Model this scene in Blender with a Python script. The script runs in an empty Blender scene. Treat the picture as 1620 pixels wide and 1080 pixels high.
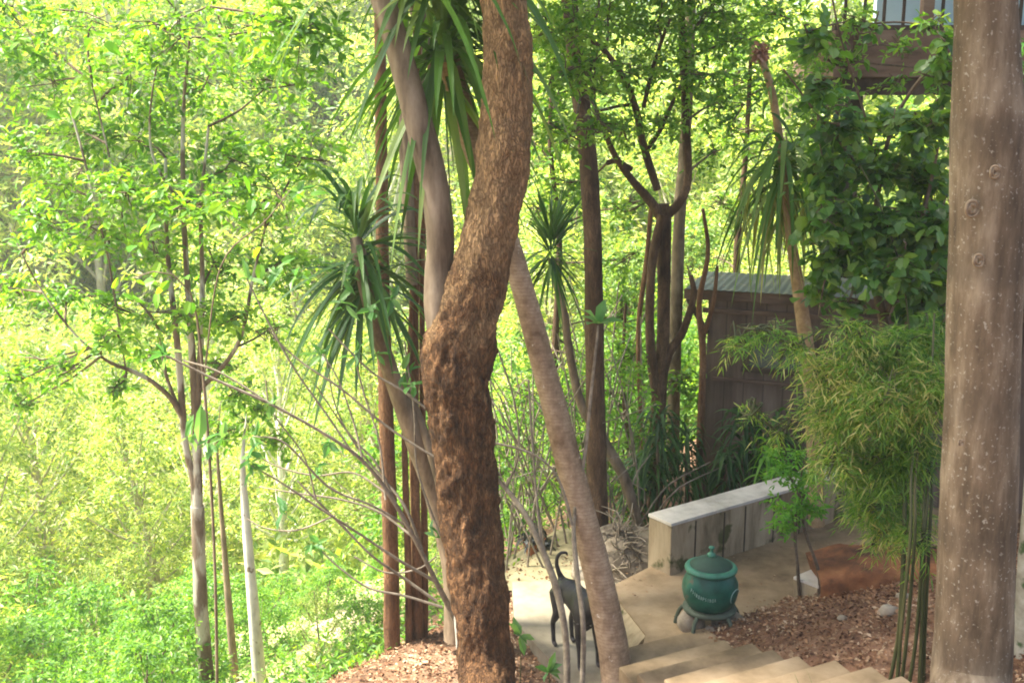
import bpy, math, random
import numpy as np
from mathutils import Vector, noise as mnoise
R = math.radians
rng = np.random.default_rng(7)
random.seed(7)
scene = bpy.context.scene
COL = scene.collection

# ------------------------------------------------------------------ camera
F = 1737.0; PITCH = R(12.0); CZ = 3.8
cp, sp_ = math.cos(PITCH), math.sin(PITCH)
cam_d = bpy.data.cameras.new('camera'); cam = bpy.data.objects.new('camera', cam_d); COL.objects.link(cam)
cam.location = (0, 0, CZ); cam.rotation_euler = (R(90) - PITCH, 0, 0)
cam_d.sensor_width = 36.0; cam_d.lens = 36.0 * F / 1620.0
cam_d.clip_start = 0.05; cam_d.clip_end = 600
scene.camera = cam

def ray(px, py):
    dx = (px - 810) / F; dy = (540 - py) / F
    return np.array([dx, cp + dy * sp_, -sp_ + dy * cp])
def PY(px, py, Y):
    r = ray(px, py); return np.array([0, 0, CZ]) + r * (Y / r[1])
def PZ(px, py, z):
    r = ray(px, py); return np.array([0, 0, CZ]) + r * ((z - CZ) / r[2])
def pxr(wpx, Y):             # radius in metres of something wpx pixels wide at depth Y
    return wpx * 0.5 * Y * 1.03 / F

# ------------------------------------------------------------------ terrain
BR = np.array([[-9.0, -4.0], [-4.5, 2.5], [-2.3, 6.0], [-1.15, 7.55], [-0.35, 8.5], [0.2, 9.6], [1.1, 11.9], [3.2, 14.5], [9, 19], [20, 25], [60, 40]])
def brink(x, y):
    x = np.asarray(x, float); y = np.asarray(y, float)
    best = np.full(x.shape, 1e9); sgn = np.ones(x.shape)
    for (ax, ay), (bx, by) in zip(BR[:-1], BR[1:]):
        dx, dy = bx - ax, by - ay
        t = np.clip(((x - ax) * dx + (y - ay) * dy) / (dx * dx + dy * dy), 0, 1)
        d = np.hypot(x - ax - t * dx, y - ay - t * dy)
        c = dx * (y - ay) - dy * (x - ax)
        m = d < best - 1e-9
        best = np.where(m, d, best); sgn = np.where(m, np.sign(c), sgn)
    return best * sgn        # positive on the valley side
def height(x, y):
    x = np.asarray(x, float); y = np.asarray(y, float)
    s = brink(x, y)
    z = -0.30 - 0.06 * np.clip(s + 0.6, 0, 0.6)
    v = np.clip(s, 0, None)
    z = z - 11.0 * (1 - np.exp(-v * 0.062)) 
    hill = np.clip(v - 16, 0, None)
    z = z + hill * 0.52 * (hill / (hill + 9))
    z = z + 0.42 * np.clip(6.75 - y, 0, 4) * np.clip((s < 0) * 1.0 + np.exp(-v), 0, 1)
    z = z + 0.05 * np.sin(x * 2.1 + 1.3 * y) * np.cos(y * 1.7) * np.clip(v + .3, 0, 1)
    z = z + np.clip(v - 5, 0, 10) * 0.06 * np.sin(x * 0.23 + 1) * np.cos(y * 0.19)
    z = z + 0.25 * np.clip(x - 3.2, 0, 30) * np.clip((y - 6) / 6, 0, 1) * (s < 0)
    return z
def hz(x, y): return float(height(np.array([x]), np.array([y]))[0])

# ------------------------------------------------------------------ mesh building
class MB:
    def __init__(s): s.v = []; s.f = []; s.n = 0
    def add(s, v, f):
        v = np.asarray(v, float); f = np.asarray(f, int)
        s.v.append(v); s.f.append(f + s.n); s.n += len(v)
    def build(s, name, mat, parent=None, smooth=True):
        V = np.concatenate(s.v)
        if parent is not None: V = V - np.array(world_loc(parent))
        me = bpy.data.meshes.new(name)
        me.vertices.add(len(V)); me.vertices.foreach_set('co', V.astype(np.float32).ravel())
        tot = np.concatenate([np.full(len(f), f.shape[1]) for f in s.f])
        idx = np.concatenate([f.ravel() for f in s.f])
        me.loops.add(len(idx)); me.loops.foreach_set('vertex_index', idx.astype(np.int32))
        me.polygons.add(len(tot))
        st = np.concatenate([[0], np.cumsum(tot)[:-1]])
        me.polygons.foreach_set('loop_start', st.astype(np.int32))
        me.polygons.foreach_set('loop_total', tot.astype(np.int32))
        me.polygons.foreach_set('use_smooth', np.full(len(tot), bool(smooth)))
        me.update(calc_edges=True); me.validate()
        me.materials.append(mat)
        o = bpy.data.objects.new(name, me); COL.objects.link(o)
        if parent is not None: o.parent = parent
        return o
def world_loc(o):
    l = np.array(o.location, float)
    while o.parent is not None:
        o = o.parent; l = l + np.array(o.location, float)
    return l
def tag(o, label=None, cat=None, group=None, kind=None):
    if label: o['label'] = label
    if cat: o['category'] = cat
    if group: o['group'] = group
    if kind: o['kind'] = kind
    return o
def thing(name, label, cat, loc=(0, 0, 0), group=None):
    o = bpy.data.objects.new(name, None); COL.objects.link(o)
    o.location = tuple(float(c) for c in loc); o.empty_display_size = 0.2
    return tag(o, label, cat, group)
def copy_tree(o, parent=None):
    c = o.copy(); COL.objects.link(c)
    if parent is not None: c.parent = parent
    for ch in [k for k in o.children]: copy_tree(ch, c)
    return c

def smooth_path(pts, rad, n):
    P = np.asarray(pts, float); r = np.asarray(rad, float)
    if len(P) == 2:
        t = np.linspace(0, 1, n)[:, None]
        return P[0] * (1 - t) + P[1] * t, r[0] * (1 - t[:, 0]) + r[1] * t[:, 0]
    seg = np.linalg.norm(np.diff(P, axis=0), axis=1); u = np.concatenate([[0], np.cumsum(seg)])
    uu = np.linspace(0, u[-1], n)
    ext = np.vstack([2 * P[0] - P[1], P, 2 * P[-1] - P[-2]])
    out = np.zeros((n, 3))
    k = np.clip(np.searchsorted(u, uu, side='right') - 1, 0, len(P) - 2)
    t = ((uu - u[k]) / seg[k])[:, None]
    p0, p1, p2, p3 = ext[k], ext[k + 1], ext[k + 2], ext[k + 3]
    out = 0.5 * ((2 * p1) + (-p0 + p2) * t + (2 * p0 - 5 * p1 + 4 * p2 - p3) * t ** 2 + (-p0 + 3 * p1 - 3 * p2 + p3) * t ** 3)
    return out, np.interp(uu, u, r)
def tube(mb, pts, rad, n=None, seg=8, lump=0, lfreq=6, fine=0, ffreq=30, cap=True, flat=1.0):
    if n is None: n = max(2, 3 * (len(pts) - 1) + 1) if len(pts) > 2 else 2
    C, r = smooth_path(pts, rad, n)
    T = np.gradient(C, axis=0); T /= np.linalg.norm(T, axis=1)[:, None] + 1e-12
    ref = np.array([0.0, 1, 0]) if abs(T[0][1]) < 0.9 else np.array([1.0, 0, 0])
    A = np.cross(T, ref); A /= np.linalg.norm(A, axis=1)[:, None] + 1e-12
    B = np.cross(T, A)
    a = np.linspace(0, 2 * math.pi, seg, endpoint=False)
    D = A[:, None, :] * np.cos(a)[None, :, None] + B[:, None, :] * np.sin(a)[None, :, None] * flat
    rr = np.repeat(r[:, None], seg, 1)
    if lump or fine:
        for i in range(n):
            for j in range(seg):
                p = C[i] + D[i, j] * r[i]
                q = Vector((p[0] * lfreq, p[1] * lfreq, p[2] * lfreq * .5))
                f = 1 + lump * mnoise.noise(q)
                if fine: f += fine * mnoise.noise(Vector((p[0] * ffreq, p[1] * ffreq, p[2] * ffreq * .35))) + fine * .7 * mnoise.noise(Vector((p[0] * ffreq * 2.3, p[1] * ffreq * 2.3, p[2] * ffreq)))
                rr[i, j] *= f
    V = (C[:, None, :] + D * rr[..., None]).reshape(-1, 3)
    i = np.arange(n - 1)[:, None] * seg; j = np.arange(seg)[None, :]; j2 = (j + 1) % seg
    f = np.stack([i + j, i + j2, i + seg + j2, i + seg + j], -1).reshape(-1, 4)
    mb.add(V, f)
    if cap:
        mb.add(np.vstack([V[-seg:], C[-1:]]), [[j, (j + 1) % seg, seg] for j in range(seg)])
        mb.add(np.vstack([V[:seg], C[:1]]), [[(j + 1) % seg, j, seg] for j in range(seg)])
def box(mb, c, s, rz=0.0, rx=0.0):
    x, y, z = [q / 2 for q in s]
    v = np.array([[i, j, k] for i in (-x, x) for j in (-y, y) for k in (-z, z)])
    if rx: v = v @ np.array([[1, 0, 0], [0, math.cos(rx), math.sin(rx)], [0, -math.sin(rx), math.cos(rx)]])
    if rz: v = v @ np.array([[math.cos(rz), math.sin(rz), 0], [-math.sin(rz), math.cos(rz), 0], [0, 0, 1]])
    mb.add(v + np.array(c), [[0, 1, 3, 2], [4, 6, 7, 5], [0, 4, 5, 1], [2, 3, 7, 6], [0, 2, 6, 4], [1, 5, 7, 3]])
def prism(mb, poly, z0, z1):
    n = len(poly); P = np.array(poly, float)
    v = np.vstack([np.c_[P, np.full(n, z0)], np.c_[P, np.full(n, z1)]])
    q = [[i, (i + 1) % n, n + (i + 1) % n, n + i] for i in range(n)]
    mb.add(v, q)
    # caps as triangle fans about the centre
    c = P.mean(0)
    mb.add(np.vstack([np.c_[P, np.full(n, z1)], [[c[0], c[1], z1]]]), [[i, (i + 1) % n, n] for i in range(n)])
    mb.add(np.vstack([np.c_[P, np.full(n, z0)], [[c[0], c[1], z0]]]), [[(i + 1) % n, i, n] for i in range(n)])
def lathe(mb, prof, c, seg=40, lump=0):
    P = np.array(prof, float); n = len(P); a = np.linspace(0, 2 * math.pi, seg, endpoint=False)
    V = np.stack([P[:, 0][:, None] * np.cos(a), P[:, 0][:, None] * np.sin(a), np.repeat(P[:, 1][:, None], seg, 1)], -1)
    V = V.reshape(-1, 3) + np.array(c)
    i = np.arange(n - 1)[:, None] * seg; j = np.arange(seg)[None, :]; j2 = (j + 1) % seg
    mb.add(V, np.stack([i + j, i + j2, i + seg + j2, i + seg + j], -1).reshape(-1, 4))
def rock(mb, c, s, seed=0, sub=3):
    import bmesh
    bm = bmesh.new(); bmesh.ops.create_icosphere(bm, subdivisions=sub, radius=1)
    v = []
    for q in bm.verts:
        k = 1 + .22 * mnoise.noise(q.co * 1.6 + Vector((seed, 0, 0))) + .07 * mnoise.noise(q.co * 5 + Vector((seed, 3, 0)))
        v.append([q.co.x * s[0] * k + c[0], q.co.y * s[1] * k + c[1], q.co.z * s[2] * k + c[2]])
    f = [[w.index for w in t.verts] for t in bm.faces]; bm.free()
    mb.add(v, f)

# ---- leaves
T_FINE = (np.array([[0, 0, 0], [.48, 0, -.01], [1, 0, -.12], [.18, .3, .06], [.62, .42, .07], [.18, -.3, .06], [.62, -.42, .07]]),
          np.array([[0, 1, 3], [1, 4, 3], [1, 2, 4], [0, 5, 1], [1, 5, 6], [1, 6, 2]]))
T_ROUND = (np.array([[0, 0, 0], [.5, 0, -.02], [1, 0, -.12], [.02, .34, .05], [.45, .52, .08], [.82, .28, .0], [.02, -.34, .05], [.45, -.52, .08], [.82, -.28, .0]]),
           np.array([[0, 1, 3], [1, 4, 3], [1, 5, 4], [1, 2, 5], [0, 6, 1], [1, 6, 7], [1, 7, 8], [1, 8, 2]]))
T_QUAD = (np.array([[0, 0, 0], [.5, .5, .03], [1, 0, -.08], [.5, -.5, .03]]), np.array([[0, 1, 2, 3]]))
T_SLIM = (np.array([[0, 0, 0], [.35, .5, .0], [1, 0, -.18], [.35, -.5, .0]]), np.array([[0, 1, 2, 3]]))
def nrm(a): return a / (np.linalg.norm(a, axis=-1, keepdims=True) + 1e-9)
def leaves(mb, pos, d, up, L, W, tmpl):
    tv, tf = tmpl; N = len(pos)
    d = nrm(d); side = nrm(np.cross(up, d)); w = np.cross(d, side)
    L = np.broadcast_to(L, (N,)); W = np.broadcast_to(W, (N,))
    V = pos[:, None, :] + d[:, None, :] * (tv[None, :, 0, None] * L[:, None, None]) \
        + side[:, None, :] * (tv[None, :, 1, None] * W[:, None, None]) + w[:, None, :] * (tv[None, :, 2, None] * L[:, None, None])
    k = len(tv)
    f = tf[None, :, :] + (np.arange(N) * k)[:, None, None]
    mb.add(V.reshape(-1, 3), f.reshape(-1, tf.shape[1]))
def sprays(mb, base, d, L, n, lL, lW, tmpl=T_FINE, droop=.35, jit=.5, upj=.55, leafdroop=.25):
    N = len(base)
    if N == 0: return
    d = nrm(d); L = np.broadcast_to(L, (N,))
    t = (np.arange(n) + .6) / n
    t = np.clip(t[None, :] + rng.normal(0, .04, (N, n)), .03, 1.02)
    P = base[:, None, :] + d[:, None, :] * (L[:, None] * t)[..., None]
    P[..., 2] -= droop * L[:, None] * t ** 2
    side = nrm(np.cross(d, np.array([0, 0, 1.0])) + 1e-6)
    s = np.where(np.arange(n) % 2 == 0, 1.0, -1.0)[None, :, None]
    D = d[:, None, :] * .7 + side[:, None, :] * s * .8 + rng.normal(0, jit, (N, n, 3)); D[..., 2] -= leafdroop
    U = np.array([0, 0, 1.0]) + rng.normal(0, upj, (N, n, 3))
    sc = rng.uniform(.6, 1.25, (N, n))
    leaves(mb, P.reshape(-1, 3), D.reshape(-1, 3), U.reshape(-1, 3), (lL * sc).ravel(), (lW * sc).ravel(), tmpl)
def clump(mb, c, rad, ns, L, n, lL, lW, tmpl=T_FINE, twigs=None, surf=.5, **kw):
    c = np.asarray(c, float); rad = np.broadcast_to(np.asarray(rad, float), (3,))
    u = nrm(rng.normal(0, 1, (ns, 3)))
    r = rng.uniform(0, 1, ns) ** surf
    B = c + u * rad * r[:, None]
    D = u * .8 + rng.normal(0, .5, (ns, 3)); D[:, 2] *= .6
    sprays(mb, B - nrm(D) * L * .4, D, L * rng.uniform(.6, 1.2, ns), n, lL, lW, tmpl, **kw)
    if twigs is not None:
        ax_ = nrm(rng.normal(0, 1, 3) * [1, 1, .5]) * rad
        tube(twigs, [c - ax_ * .6, c + rng.normal(0, .04, 3), c + ax_ * .8], [.008, .007, .003], n=6, seg=4, cap=False)
        for i in range(min(ns, 9)):
            s0 = c + ax_ * rng.uniform(-.55, .75)
            m = (s0 + B[i]) / 2 + rng.normal(0, .06, 3)
            tube(twigs, [s0, m, B[i]], [.006, .004, .002], n=5, seg=4, cap=False)
def ribbons(mb, base, d, L, W, droop, n=9, fold=.18):
    N = len(base); d = nrm(d); L = np.broadcast_to(L, (N,)); W = np.broadcast_to(W, (N,)); droop = np.broadcast_to(droop, (N,))
    t = np.linspace(0, 1, n)
    P = base[:, None, :] + d[:, None, :] * (L[:, None] * (t - .12 * t ** 3 * droop[:, None]))[..., None]
    P[..., 2] -= droop[:, None] * L[:, None] * (t ** 2)
    T = nrm(np.gradient(P, axis=1))
    side = nrm(np.cross(d, np.array([0, 0, 1.0])) + rng.normal(0, .18, (N, 3)) + 1e-6)
    w = W[:, None] * np.minimum(1, .55 + 2.2 * t) * (1 - t ** 3.2) * .5
    nn = np.cross(side[:, None, :], T)
    l = P + side[:, None, :] * w[..., None] + nn * (w * fold)[..., None]
    r = P - side[:, None, :] * w[..., None] + nn * (w * fold)[..., None]
    V = np.stack([l, P, r], 2).reshape(-1, 3)
    i = np.arange(n - 1)
    f = np.concatenate([np.stack([i * 3, i * 3 + 1, i * 3 + 4, i * 3 + 3], -1), np.stack([i * 3 + 1, i * 3 + 2, i * 3 + 5, i * 3 + 4], -1)])
    f = f[None] + (np.arange(N) * n * 3)[:, None, None]
    mb.add(V, f.reshape(-1, 4))

# ------------------------------------------------------------------ materials
def newmat(name):
    m = bpy.data.materials.new(name); m.use_nodes = True; nt = m.node_tree; nt.nodes.clear()
    return m, nt, nt.nodes, nt.links
def ramp(nd, stops):
    r = nd.new('ShaderNodeValToRGB'); e = r.color_ramp.elements
    while len(e) < len(stops): e.new(.5)
    for k, (p, c) in enumerate(stops):
        e[k].position = p; e[k].color = (*c, 1)
    return r
def leafmat(name, cols, trans=.45, tcol=None, rough=.45, spec=.4, nscale=1.2):
    m, nt, nd, lk = newmat(name)
    out = nd.new('ShaderNodeOutputMaterial'); g = nd.new('ShaderNodeNewGeometry')
    r = ramp(nd, [(i / max(1, len(cols) - 1), c) for i, c in enumerate(cols)])
    tc = nd.new('ShaderNodeTexCoord'); nz = nd.new('ShaderNodeTexNoise'); nz.inputs['Scale'].default_value = nscale
    nz.inputs['Detail'].default_value = 2
    lk.new(tc.outputs['Object'], nz.inputs['Vector'])
    mx = nd.new('ShaderNodeMath'); mx.operation = 'MULTIPLY_ADD'; mx.inputs[1].default_value = 1.5; mx.inputs[2].default_value = -.75
    lk.new(nz.outputs['Fac'], mx.inputs[0])
    ad = nd.new('ShaderNodeMath'); ad.operation = 'ADD'; ad.use_clamp = True
    lk.new(g.outputs['Random Per Island'], ad.inputs[0]); lk.new(mx.outputs[0], ad.inputs[1])
    lk.new(ad.outputs[0], r.inputs['Fac'])
    p = nd.new('ShaderNodeBsdfPrincipled'); p.inputs['Roughness'].default_value = rough
    p.inputs['Specular IOR Level'].default_value = spec
    lk.new(r.outputs['Color'], p.inputs['Base Color'])
    t = nd.new('ShaderNodeBsdfTranslucent')
    mc = nd.new('ShaderNodeMixRGB'); mc.blend_type = 'MULTIPLY'; mc.inputs[0].default_value = 1
    mc.inputs[2].default_value = (*(tcol or (2.0, 1.9, .5)), 1)
    lk.new(r.outputs['Color'], mc.inputs[1]); lk.new(mc.outputs[0], t.inputs['Color'])
    ms = nd.new('ShaderNodeMixShader'); ms.inputs[0].default_value = trans
    lk.new(p.outputs[0], ms.inputs[1]); lk.new(t.outputs[0], ms.inputs[2]); lk.new(ms.outputs[0], out.inputs['Surface'])
    return m
def surf(name, cols, scale=4, stretch=(1, 1, 1), rough=.85, bump=.3, bdist=.02, detail=8, specks=None, rings=None, lowz=None, fis=None, patch=None):
    """noise-coloured rough surface; specks=(colour, scale, threshold); rings=(freq, colour)"""
    m, nt, nd, lk = newmat(name)
    out = nd.new('ShaderNodeOutputMaterial'); p = nd.new('ShaderNodeBsdfPrincipled')
    p.inputs['Roughness'].default_value = rough; p.inputs['Specular IOR Level'].default_value = .25
    tc = nd.new('ShaderNodeTexCoord'); mp = nd.new('ShaderNodeMapping'); mp.inputs['Scale'].default_value = stretch
    lk.new(tc.outputs['Object'], mp.inputs['Vector'])
    nz = nd.new('ShaderNodeTexNoise'); nz.inputs['Scale'].default_value = scale; nz.inputs['Detail'].default_value = detail
    nz.inputs['Roughness'].default_value = .65
    lk.new(mp.outputs[0], nz.inputs['Vector'])
    n2 = nd.new('ShaderNodeTexNoise'); n2.inputs['Scale'].default_value = scale * .22; n2.inputs['Detail'].default_value = 4
    lk.new(tc.outputs['Object'], n2.inputs['Vector'])
    av = nd.new('ShaderNodeMath'); av.operation = 'MULTIPLY_ADD'; av.inputs[1].default_value = .55
    lk.new(n2.outputs['Fac'], av.inputs[0])
    hf = nd.new('ShaderNodeMath'); hf.operation = 'MULTIPLY_ADD'; hf.inputs[1].default_value = .9; hf.inputs[2].default_value = -.22
    lk.new(nz.outputs['Fac'], hf.inputs[0]); lk.new(hf.outputs[0], av.inputs[2])
    k = len(cols) - 1
    r = ramp(nd, [(.3 + .4 * i / k, c) for i, c in enumerate(cols)])
    lk.new(av.outputs[0], r.inputs['Fac'])
    col = r.outputs['Color']; hgt = nz.outputs['Fac']
    def mixin(fac, c, colr):
        x = nd.new('ShaderNodeMixRGB'); lk.new(fac, x.inputs[0]); lk.new(c, x.inputs[1])
        if isinstance(colr, tuple): x.inputs[2].default_value = (*colr, 1)
        else: lk.new(colr, x.inputs[2])
        return x.outputs[0]
    def thr(sock, a, b):
        x = nd.new('ShaderNodeMapRange'); x.inputs['From Min'].default_value = a; x.inputs['From Max'].default_value = b
        lk.new(sock, x.inputs['Value']); return x.outputs[0]
    if patch:    # patch = (colour, z centre, half height, noise scale)
        sx = nd.new('ShaderNodeSeparateXYZ'); lk.new(tc.outputs['Object'], sx.inputs[0])
        a = nd.new('ShaderNodeMath'); a.operation = 'MULTIPLY_ADD'; a.inputs[1].default_value = 1 / patch[2]; a.inputs[2].default_value = -patch[1] / patch[2]
        lk.new(sx.outputs['Z'], a.inputs[0])
        b = nd.new('ShaderNodeTexNoise'); b.inputs['Scale'].default_value = patch[3]; b.inputs['Detail'].default_value = 5
        lk.new(tc.outputs['Object'], b.inputs['Vector'])
        c = nd.new('ShaderNodeMath'); c.operation = 'MULTIPLY_ADD'; c.inputs[1].default_value = 3.0; c.inputs[2].default_value = -1.5
        lk.new(b.outputs['Fac'], c.inputs[0])
        d = nd.new('ShaderNodeMath'); d.operation = 'ADD'; lk.new(a.outputs[0], d.inputs[0]); lk.new(c.outputs[0], d.inputs[1])
        pr = ramp(nd, [(0, tuple(q * .6 for q in patch[0])), (1, patch[0])]); lk.new(nz.outputs['Fac'], pr.inputs[0])
        pr.color_ramp.elements[0].position = .35; pr.color_ramp.elements[1].position = .62
        col = mixin(thr(d.outputs[0], -.3, .5), col, pr.outputs['Color'])
    if fis:      # dark vertical fissures
        mf = nd.new('ShaderNodeMapping'); mf.inputs['Scale'].default_value = (1, 1, .22); lk.new(tc.outputs['Object'], mf.inputs['Vector'])
        vo = nd.new('ShaderNodeTexVoronoi'); vo.feature = 'DISTANCE_TO_EDGE'; vo.inputs['Scale'].default_value = fis[1]
        nw = nd.new('ShaderNodeMixRGB'); nw.blend_type = 'LINEAR_LIGHT'; nw.inputs[0].default_value = .13
        n5 = nd.new('ShaderNodeTexNoise'); n5.inputs['Scale'].default_value = 14; n5.inputs['Detail'].default_value = 5; lk.new(mf.outputs[0], n5.inputs['Vector'])
        lk.new(mf.outputs[0], nw.inputs[1]); lk.new(n5.outputs['Color'], nw.inputs[2]); lk.new(nw.outputs[0], vo.inputs['Vector'])
        inv = nd.new('ShaderNodeMath'); inv.operation = 'SUBTRACT'; inv.inputs[0].default_value = 1; inv.use_clamp = True
        lk.new(thr(vo.outputs['Distance'], .0, .16), inv.inputs[1])
        sc = nd.new('ShaderNodeMath'); sc.operation = 'MULTIPLY'; sc.inputs[1].default_value = fis[2]; lk.new(inv.outputs[0], sc.inputs[0])
        col = mixin(sc.outputs[0], col, fis[0])
        hh = nd.new('ShaderNodeMath'); hh.operation = 'SUBTRACT'; lk.new(hgt, hh.inputs[0]); lk.new(sc.outputs[0], hh.inputs[1]); hgt = hh.outputs[0]
    if specks:
        n3 = nd.new('ShaderNodeTexNoise'); n3.inputs['Scale'].default_value = specks[1]; n3.inputs['Detail'].default_value = 3
        lk.new(mp.outputs[0] if len(specks) > 4 else tc.outputs['Object'], n3.inputs['Vector'])
        n3.inputs['Detail'].default_value = 5
        sf = nd.new('ShaderNodeMath'); sf.operation = 'MULTIPLY'; sf.inputs[1].default_value = specks[3] if len(specks) > 3 else 1
        lk.new(thr(n3.outputs['Fac'], specks[2], specks[2] + .07), sf.inputs[0])
        col = mixin(sf.outputs[0], col, specks[0])
    if rings:
        wv = nd.new('ShaderNodeTexWave'); wv.bands_direction = 'Z'; wv.inputs['Scale'].default_value = rings[0]
        wv.inputs['Distortion'].default_value = 2.5; wv.inputs['Detail'].default_value = 3; wv.inputs['Detail Scale'].default_value = 1.5
        lk.new(tc.outputs['Object'], wv.inputs['Vector'])
        a = thr(wv.outputs['Fac'], .75, 1.0)
        q = nd.new('ShaderNodeMath'); q.operation = 'MULTIPLY'; q.inputs[1].default_value = rings[2]; lk.new(a, q.inputs[0])
        col = mixin(q.outputs[0], col, rings[1])
    lk.new(col, p.inputs['Base Color'])
    b = nd.new('ShaderNodeBump'); b.inputs['Strength'].default_value = bump; b.inputs['Distance'].default_value = bdist
    lk.new(hgt, b.inputs['Height']); lk.new(b.outputs[0], p.inputs['Normal'])
    lk.new(p.outputs[0], out.inputs['Surface'])
    return m
def plain(name, c, rough=.5, spec=.4, var=.15, scale=12):
    c2 = tuple(min(1, q * (1 + var)) for q in c); c1 = tuple(q * (1 - var) for q in c)
    m = surf(name, [c1, c, c2], scale=scale, rough=rough, bump=.08, bdist=.01)
    m.node_tree.nodes['Principled BSDF'].inputs['Specular IOR Level'].default_value = spec
    return m
def wallmat(name, cols, board=9.0, direction='X', rough=.8, line=.5):
    m = surf(name, cols, scale=5, stretch=(1, 1, .12) if direction == 'X' else (.12, .12, 1), rough=rough, bump=.25)
    nt = m.node_tree; nd, lk = nt.nodes, nt.links
    p = nd['Principled BSDF']; old = p.inputs['Base Color'].links[0].from_socket
    wv = nd.new('ShaderNodeTexWave'); wv.bands_direction = direction; wv.wave_profile = 'SAW'; wv.inputs['Scale'].default_value = board
    tc = nd.new('ShaderNodeTexCoord'); lk.new(tc.outputs['Object'], wv.inputs['Vector'])
    mr = nd.new('ShaderNodeMapRange'); mr.inputs['From Min'].default_value = .90; mr.inputs['From Max'].default_value = 1
    lk.new(wv.outputs['Fac'], mr.inputs['Value'])
    q = nd.new('ShaderNodeMath'); q.operation = 'MULTIPLY'; q.inputs[1].default_value = line; lk.new(mr.outputs[0], q.inputs[0])
    x = nd.new('ShaderNodeMixRGB'); lk.new(q.outputs[0], x.inputs[0]); lk.new(old, x.inputs[1]); x.inputs[2].default_value = (.01, .008, .006, 1)
    lk.new(x.outputs[0], p.inputs['Base Color'])
    return m

M = {}
M['bark_red'] = surf('bark_red', [(.03, .014, .006), (.11, .052, .02), (.23, .118, .05)], scale=20, stretch=(1, 1, .55), bump=.85, bdist=.04,
                     fis=((.03, .013, .006), 38, .5), patch=((.36, .22, .105), 2.35, 1.1, 4.0), rough=.9)
M['bark_limb'] = surf('bark_limb', [(.08, .055, .035), (.18, .135, .09), (.28, .22, .155)], scale=10, stretch=(1, 1, .2), bump=.3)
M['bark_grey'] = surf('bark_grey', [(.04, .027, .015), (.105, .074, .045), (.21, .162, .108)], scale=13, stretch=(1, 1, .22), bump=.45, bdist=.015,
                      specks=((.38, .36, .30), 60, .61, .4), rings=(.55, (.05, .036, .024), .35))
M['bark_ring'] = surf('bark_ring', [(.15, .095, .055), (.27, .185, .115), (.38, .28, .185)], scale=18, bump=.5, bdist=.01,
                      rings=(13, (.17, .10, .065), .35), specks=((.55, .47, .38), 22, .68))
M['bark_brown'] = surf('bark_brown', [(.03, .018, .01), (.09, .052, .028), (.17, .105, .06)], scale=12, stretch=(1, 1, .25), bump=.6, fis=((.025, .014, .009), 30, .5))
M['bark_rust'] = surf('bark_rust', [(.06, .028, .012), (.17, .085, .04), (.28, .16, .08)], scale=12, stretch=(1, 1, .2), bump=.6, fis=((.04, .018, .01), 30, .45))
M['bark_pale'] = surf('bark_pale', [(.22, .18, .13), (.38, .33, .25), (.50, .46, .37)], scale=12, stretch=(1, 1, .3), bump=.3)
M['bark_white'] = surf('bark_white', [(.35, .32, .25), (.6, .57, .48), (.75, .72, .64)], scale=10, stretch=(1, 1, .3), bump=.3, specks=((.2, .16, .1), 12, .62))
M['bark_mid'] = surf('bark_mid', [(.07, .05, .03), (.17, .125, .08), (.28, .21, .14)], scale=14, stretch=(1, 1, .3), bump=.4)
M['bark_patchy'] = surf('bark_patchy', [(.06, .04, .025), (.15, .105, .07), (.24, .18, .13)], scale=10, stretch=(1, 1, .3), bump=.4, specks=((.5, .46, .38), 7, .50, .8, 1))
M['moss_bark'] = surf('moss_bark', [(.16, .14, .10), (.28, .26, .2), (.42, .4, .33)], scale=9, bump=.5, specks=((.05, .08, .03), 8, .58))
M['twig'] = surf('twig', [(.11, .085, .06), (.20, .165, .12), (.30, .25, .185)], scale=20, bump=.2)
M['twig_dark'] = surf('twig_dark', [(.05, .035, .02), (.10, .07, .045), (.16, .12, .08)], scale=20, bump=.2)
M['culm'] = surf('culm', [(.022, .028, .009), (.05, .055, .018), (.11, .10, .04)], scale=8, stretch=(1, 1, .2), bump=.1, rough=.5)
M['soil'] = surf('soil', [(.07, .032, .018), (.16, .08, .045), (.26, .15, .09)], scale=9, bump=.9, bdist=.04, specks=((.30, .2, .12), 20, .6))
M['soil_far'] = surf('ground_mix', [(.10, .06, .03), (.12, .12, .04), (.10, .16, .03)], scale=2.5, bump=.5)
M['concrete'] = surf('concrete', [(.10, .068, .036), (.215, .15, .085), (.30, .22, .135)], scale=3.2, bump=.35, bdist=.01)
M['path'] = surf('path_concrete', [(.15, .12, .08), (.24, .205, .145), (.30, .265, .2)], scale=3.5, bump=.3, bdist=.01)
M['bench_side'] = surf('bench_side', [(.11, .085, .045), (.27, .205, .125), (.38, .31, .2)], scale=5, stretch=(1.6, 1.6, .35), bump=.5, bdist=.012, specks=((.07, .07, .025), 5, .58))
M['bench_top'] = surf('bench_top', [(.36, .32, .26), (.56, .51, .43), (.66, .61, .53)], scale=4, bump=.15, bdist=.005)
M['clay'] = surf('clay', [(.06, .025, .012), (.17, .065, .025), (.26, .12, .05)], scale=5, bump=.8, bdist=.03)
M['pot'] = surf('pot_green', [(.006, .035, .022), (.009, .075, .05), (.02, .12, .075)], scale=7, rough=.42, bump=.15, bdist=.006, specks=((.09, .075, .05), 9, .63))
M['pot_rim'] = plain('pot_rim', (.035, .15, .095), rough=.5, var=.3)
M['pot_lid'] = plain('pot_lid', (.018, .05, .032), rough=.7, var=.3)
M['pot_mark'] = plain('pot_mark', (.2, .3, .25), rough=.7)
M['stand'] = plain('stand', (.05, .065, .042), rough=.7, var=.4)
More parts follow.
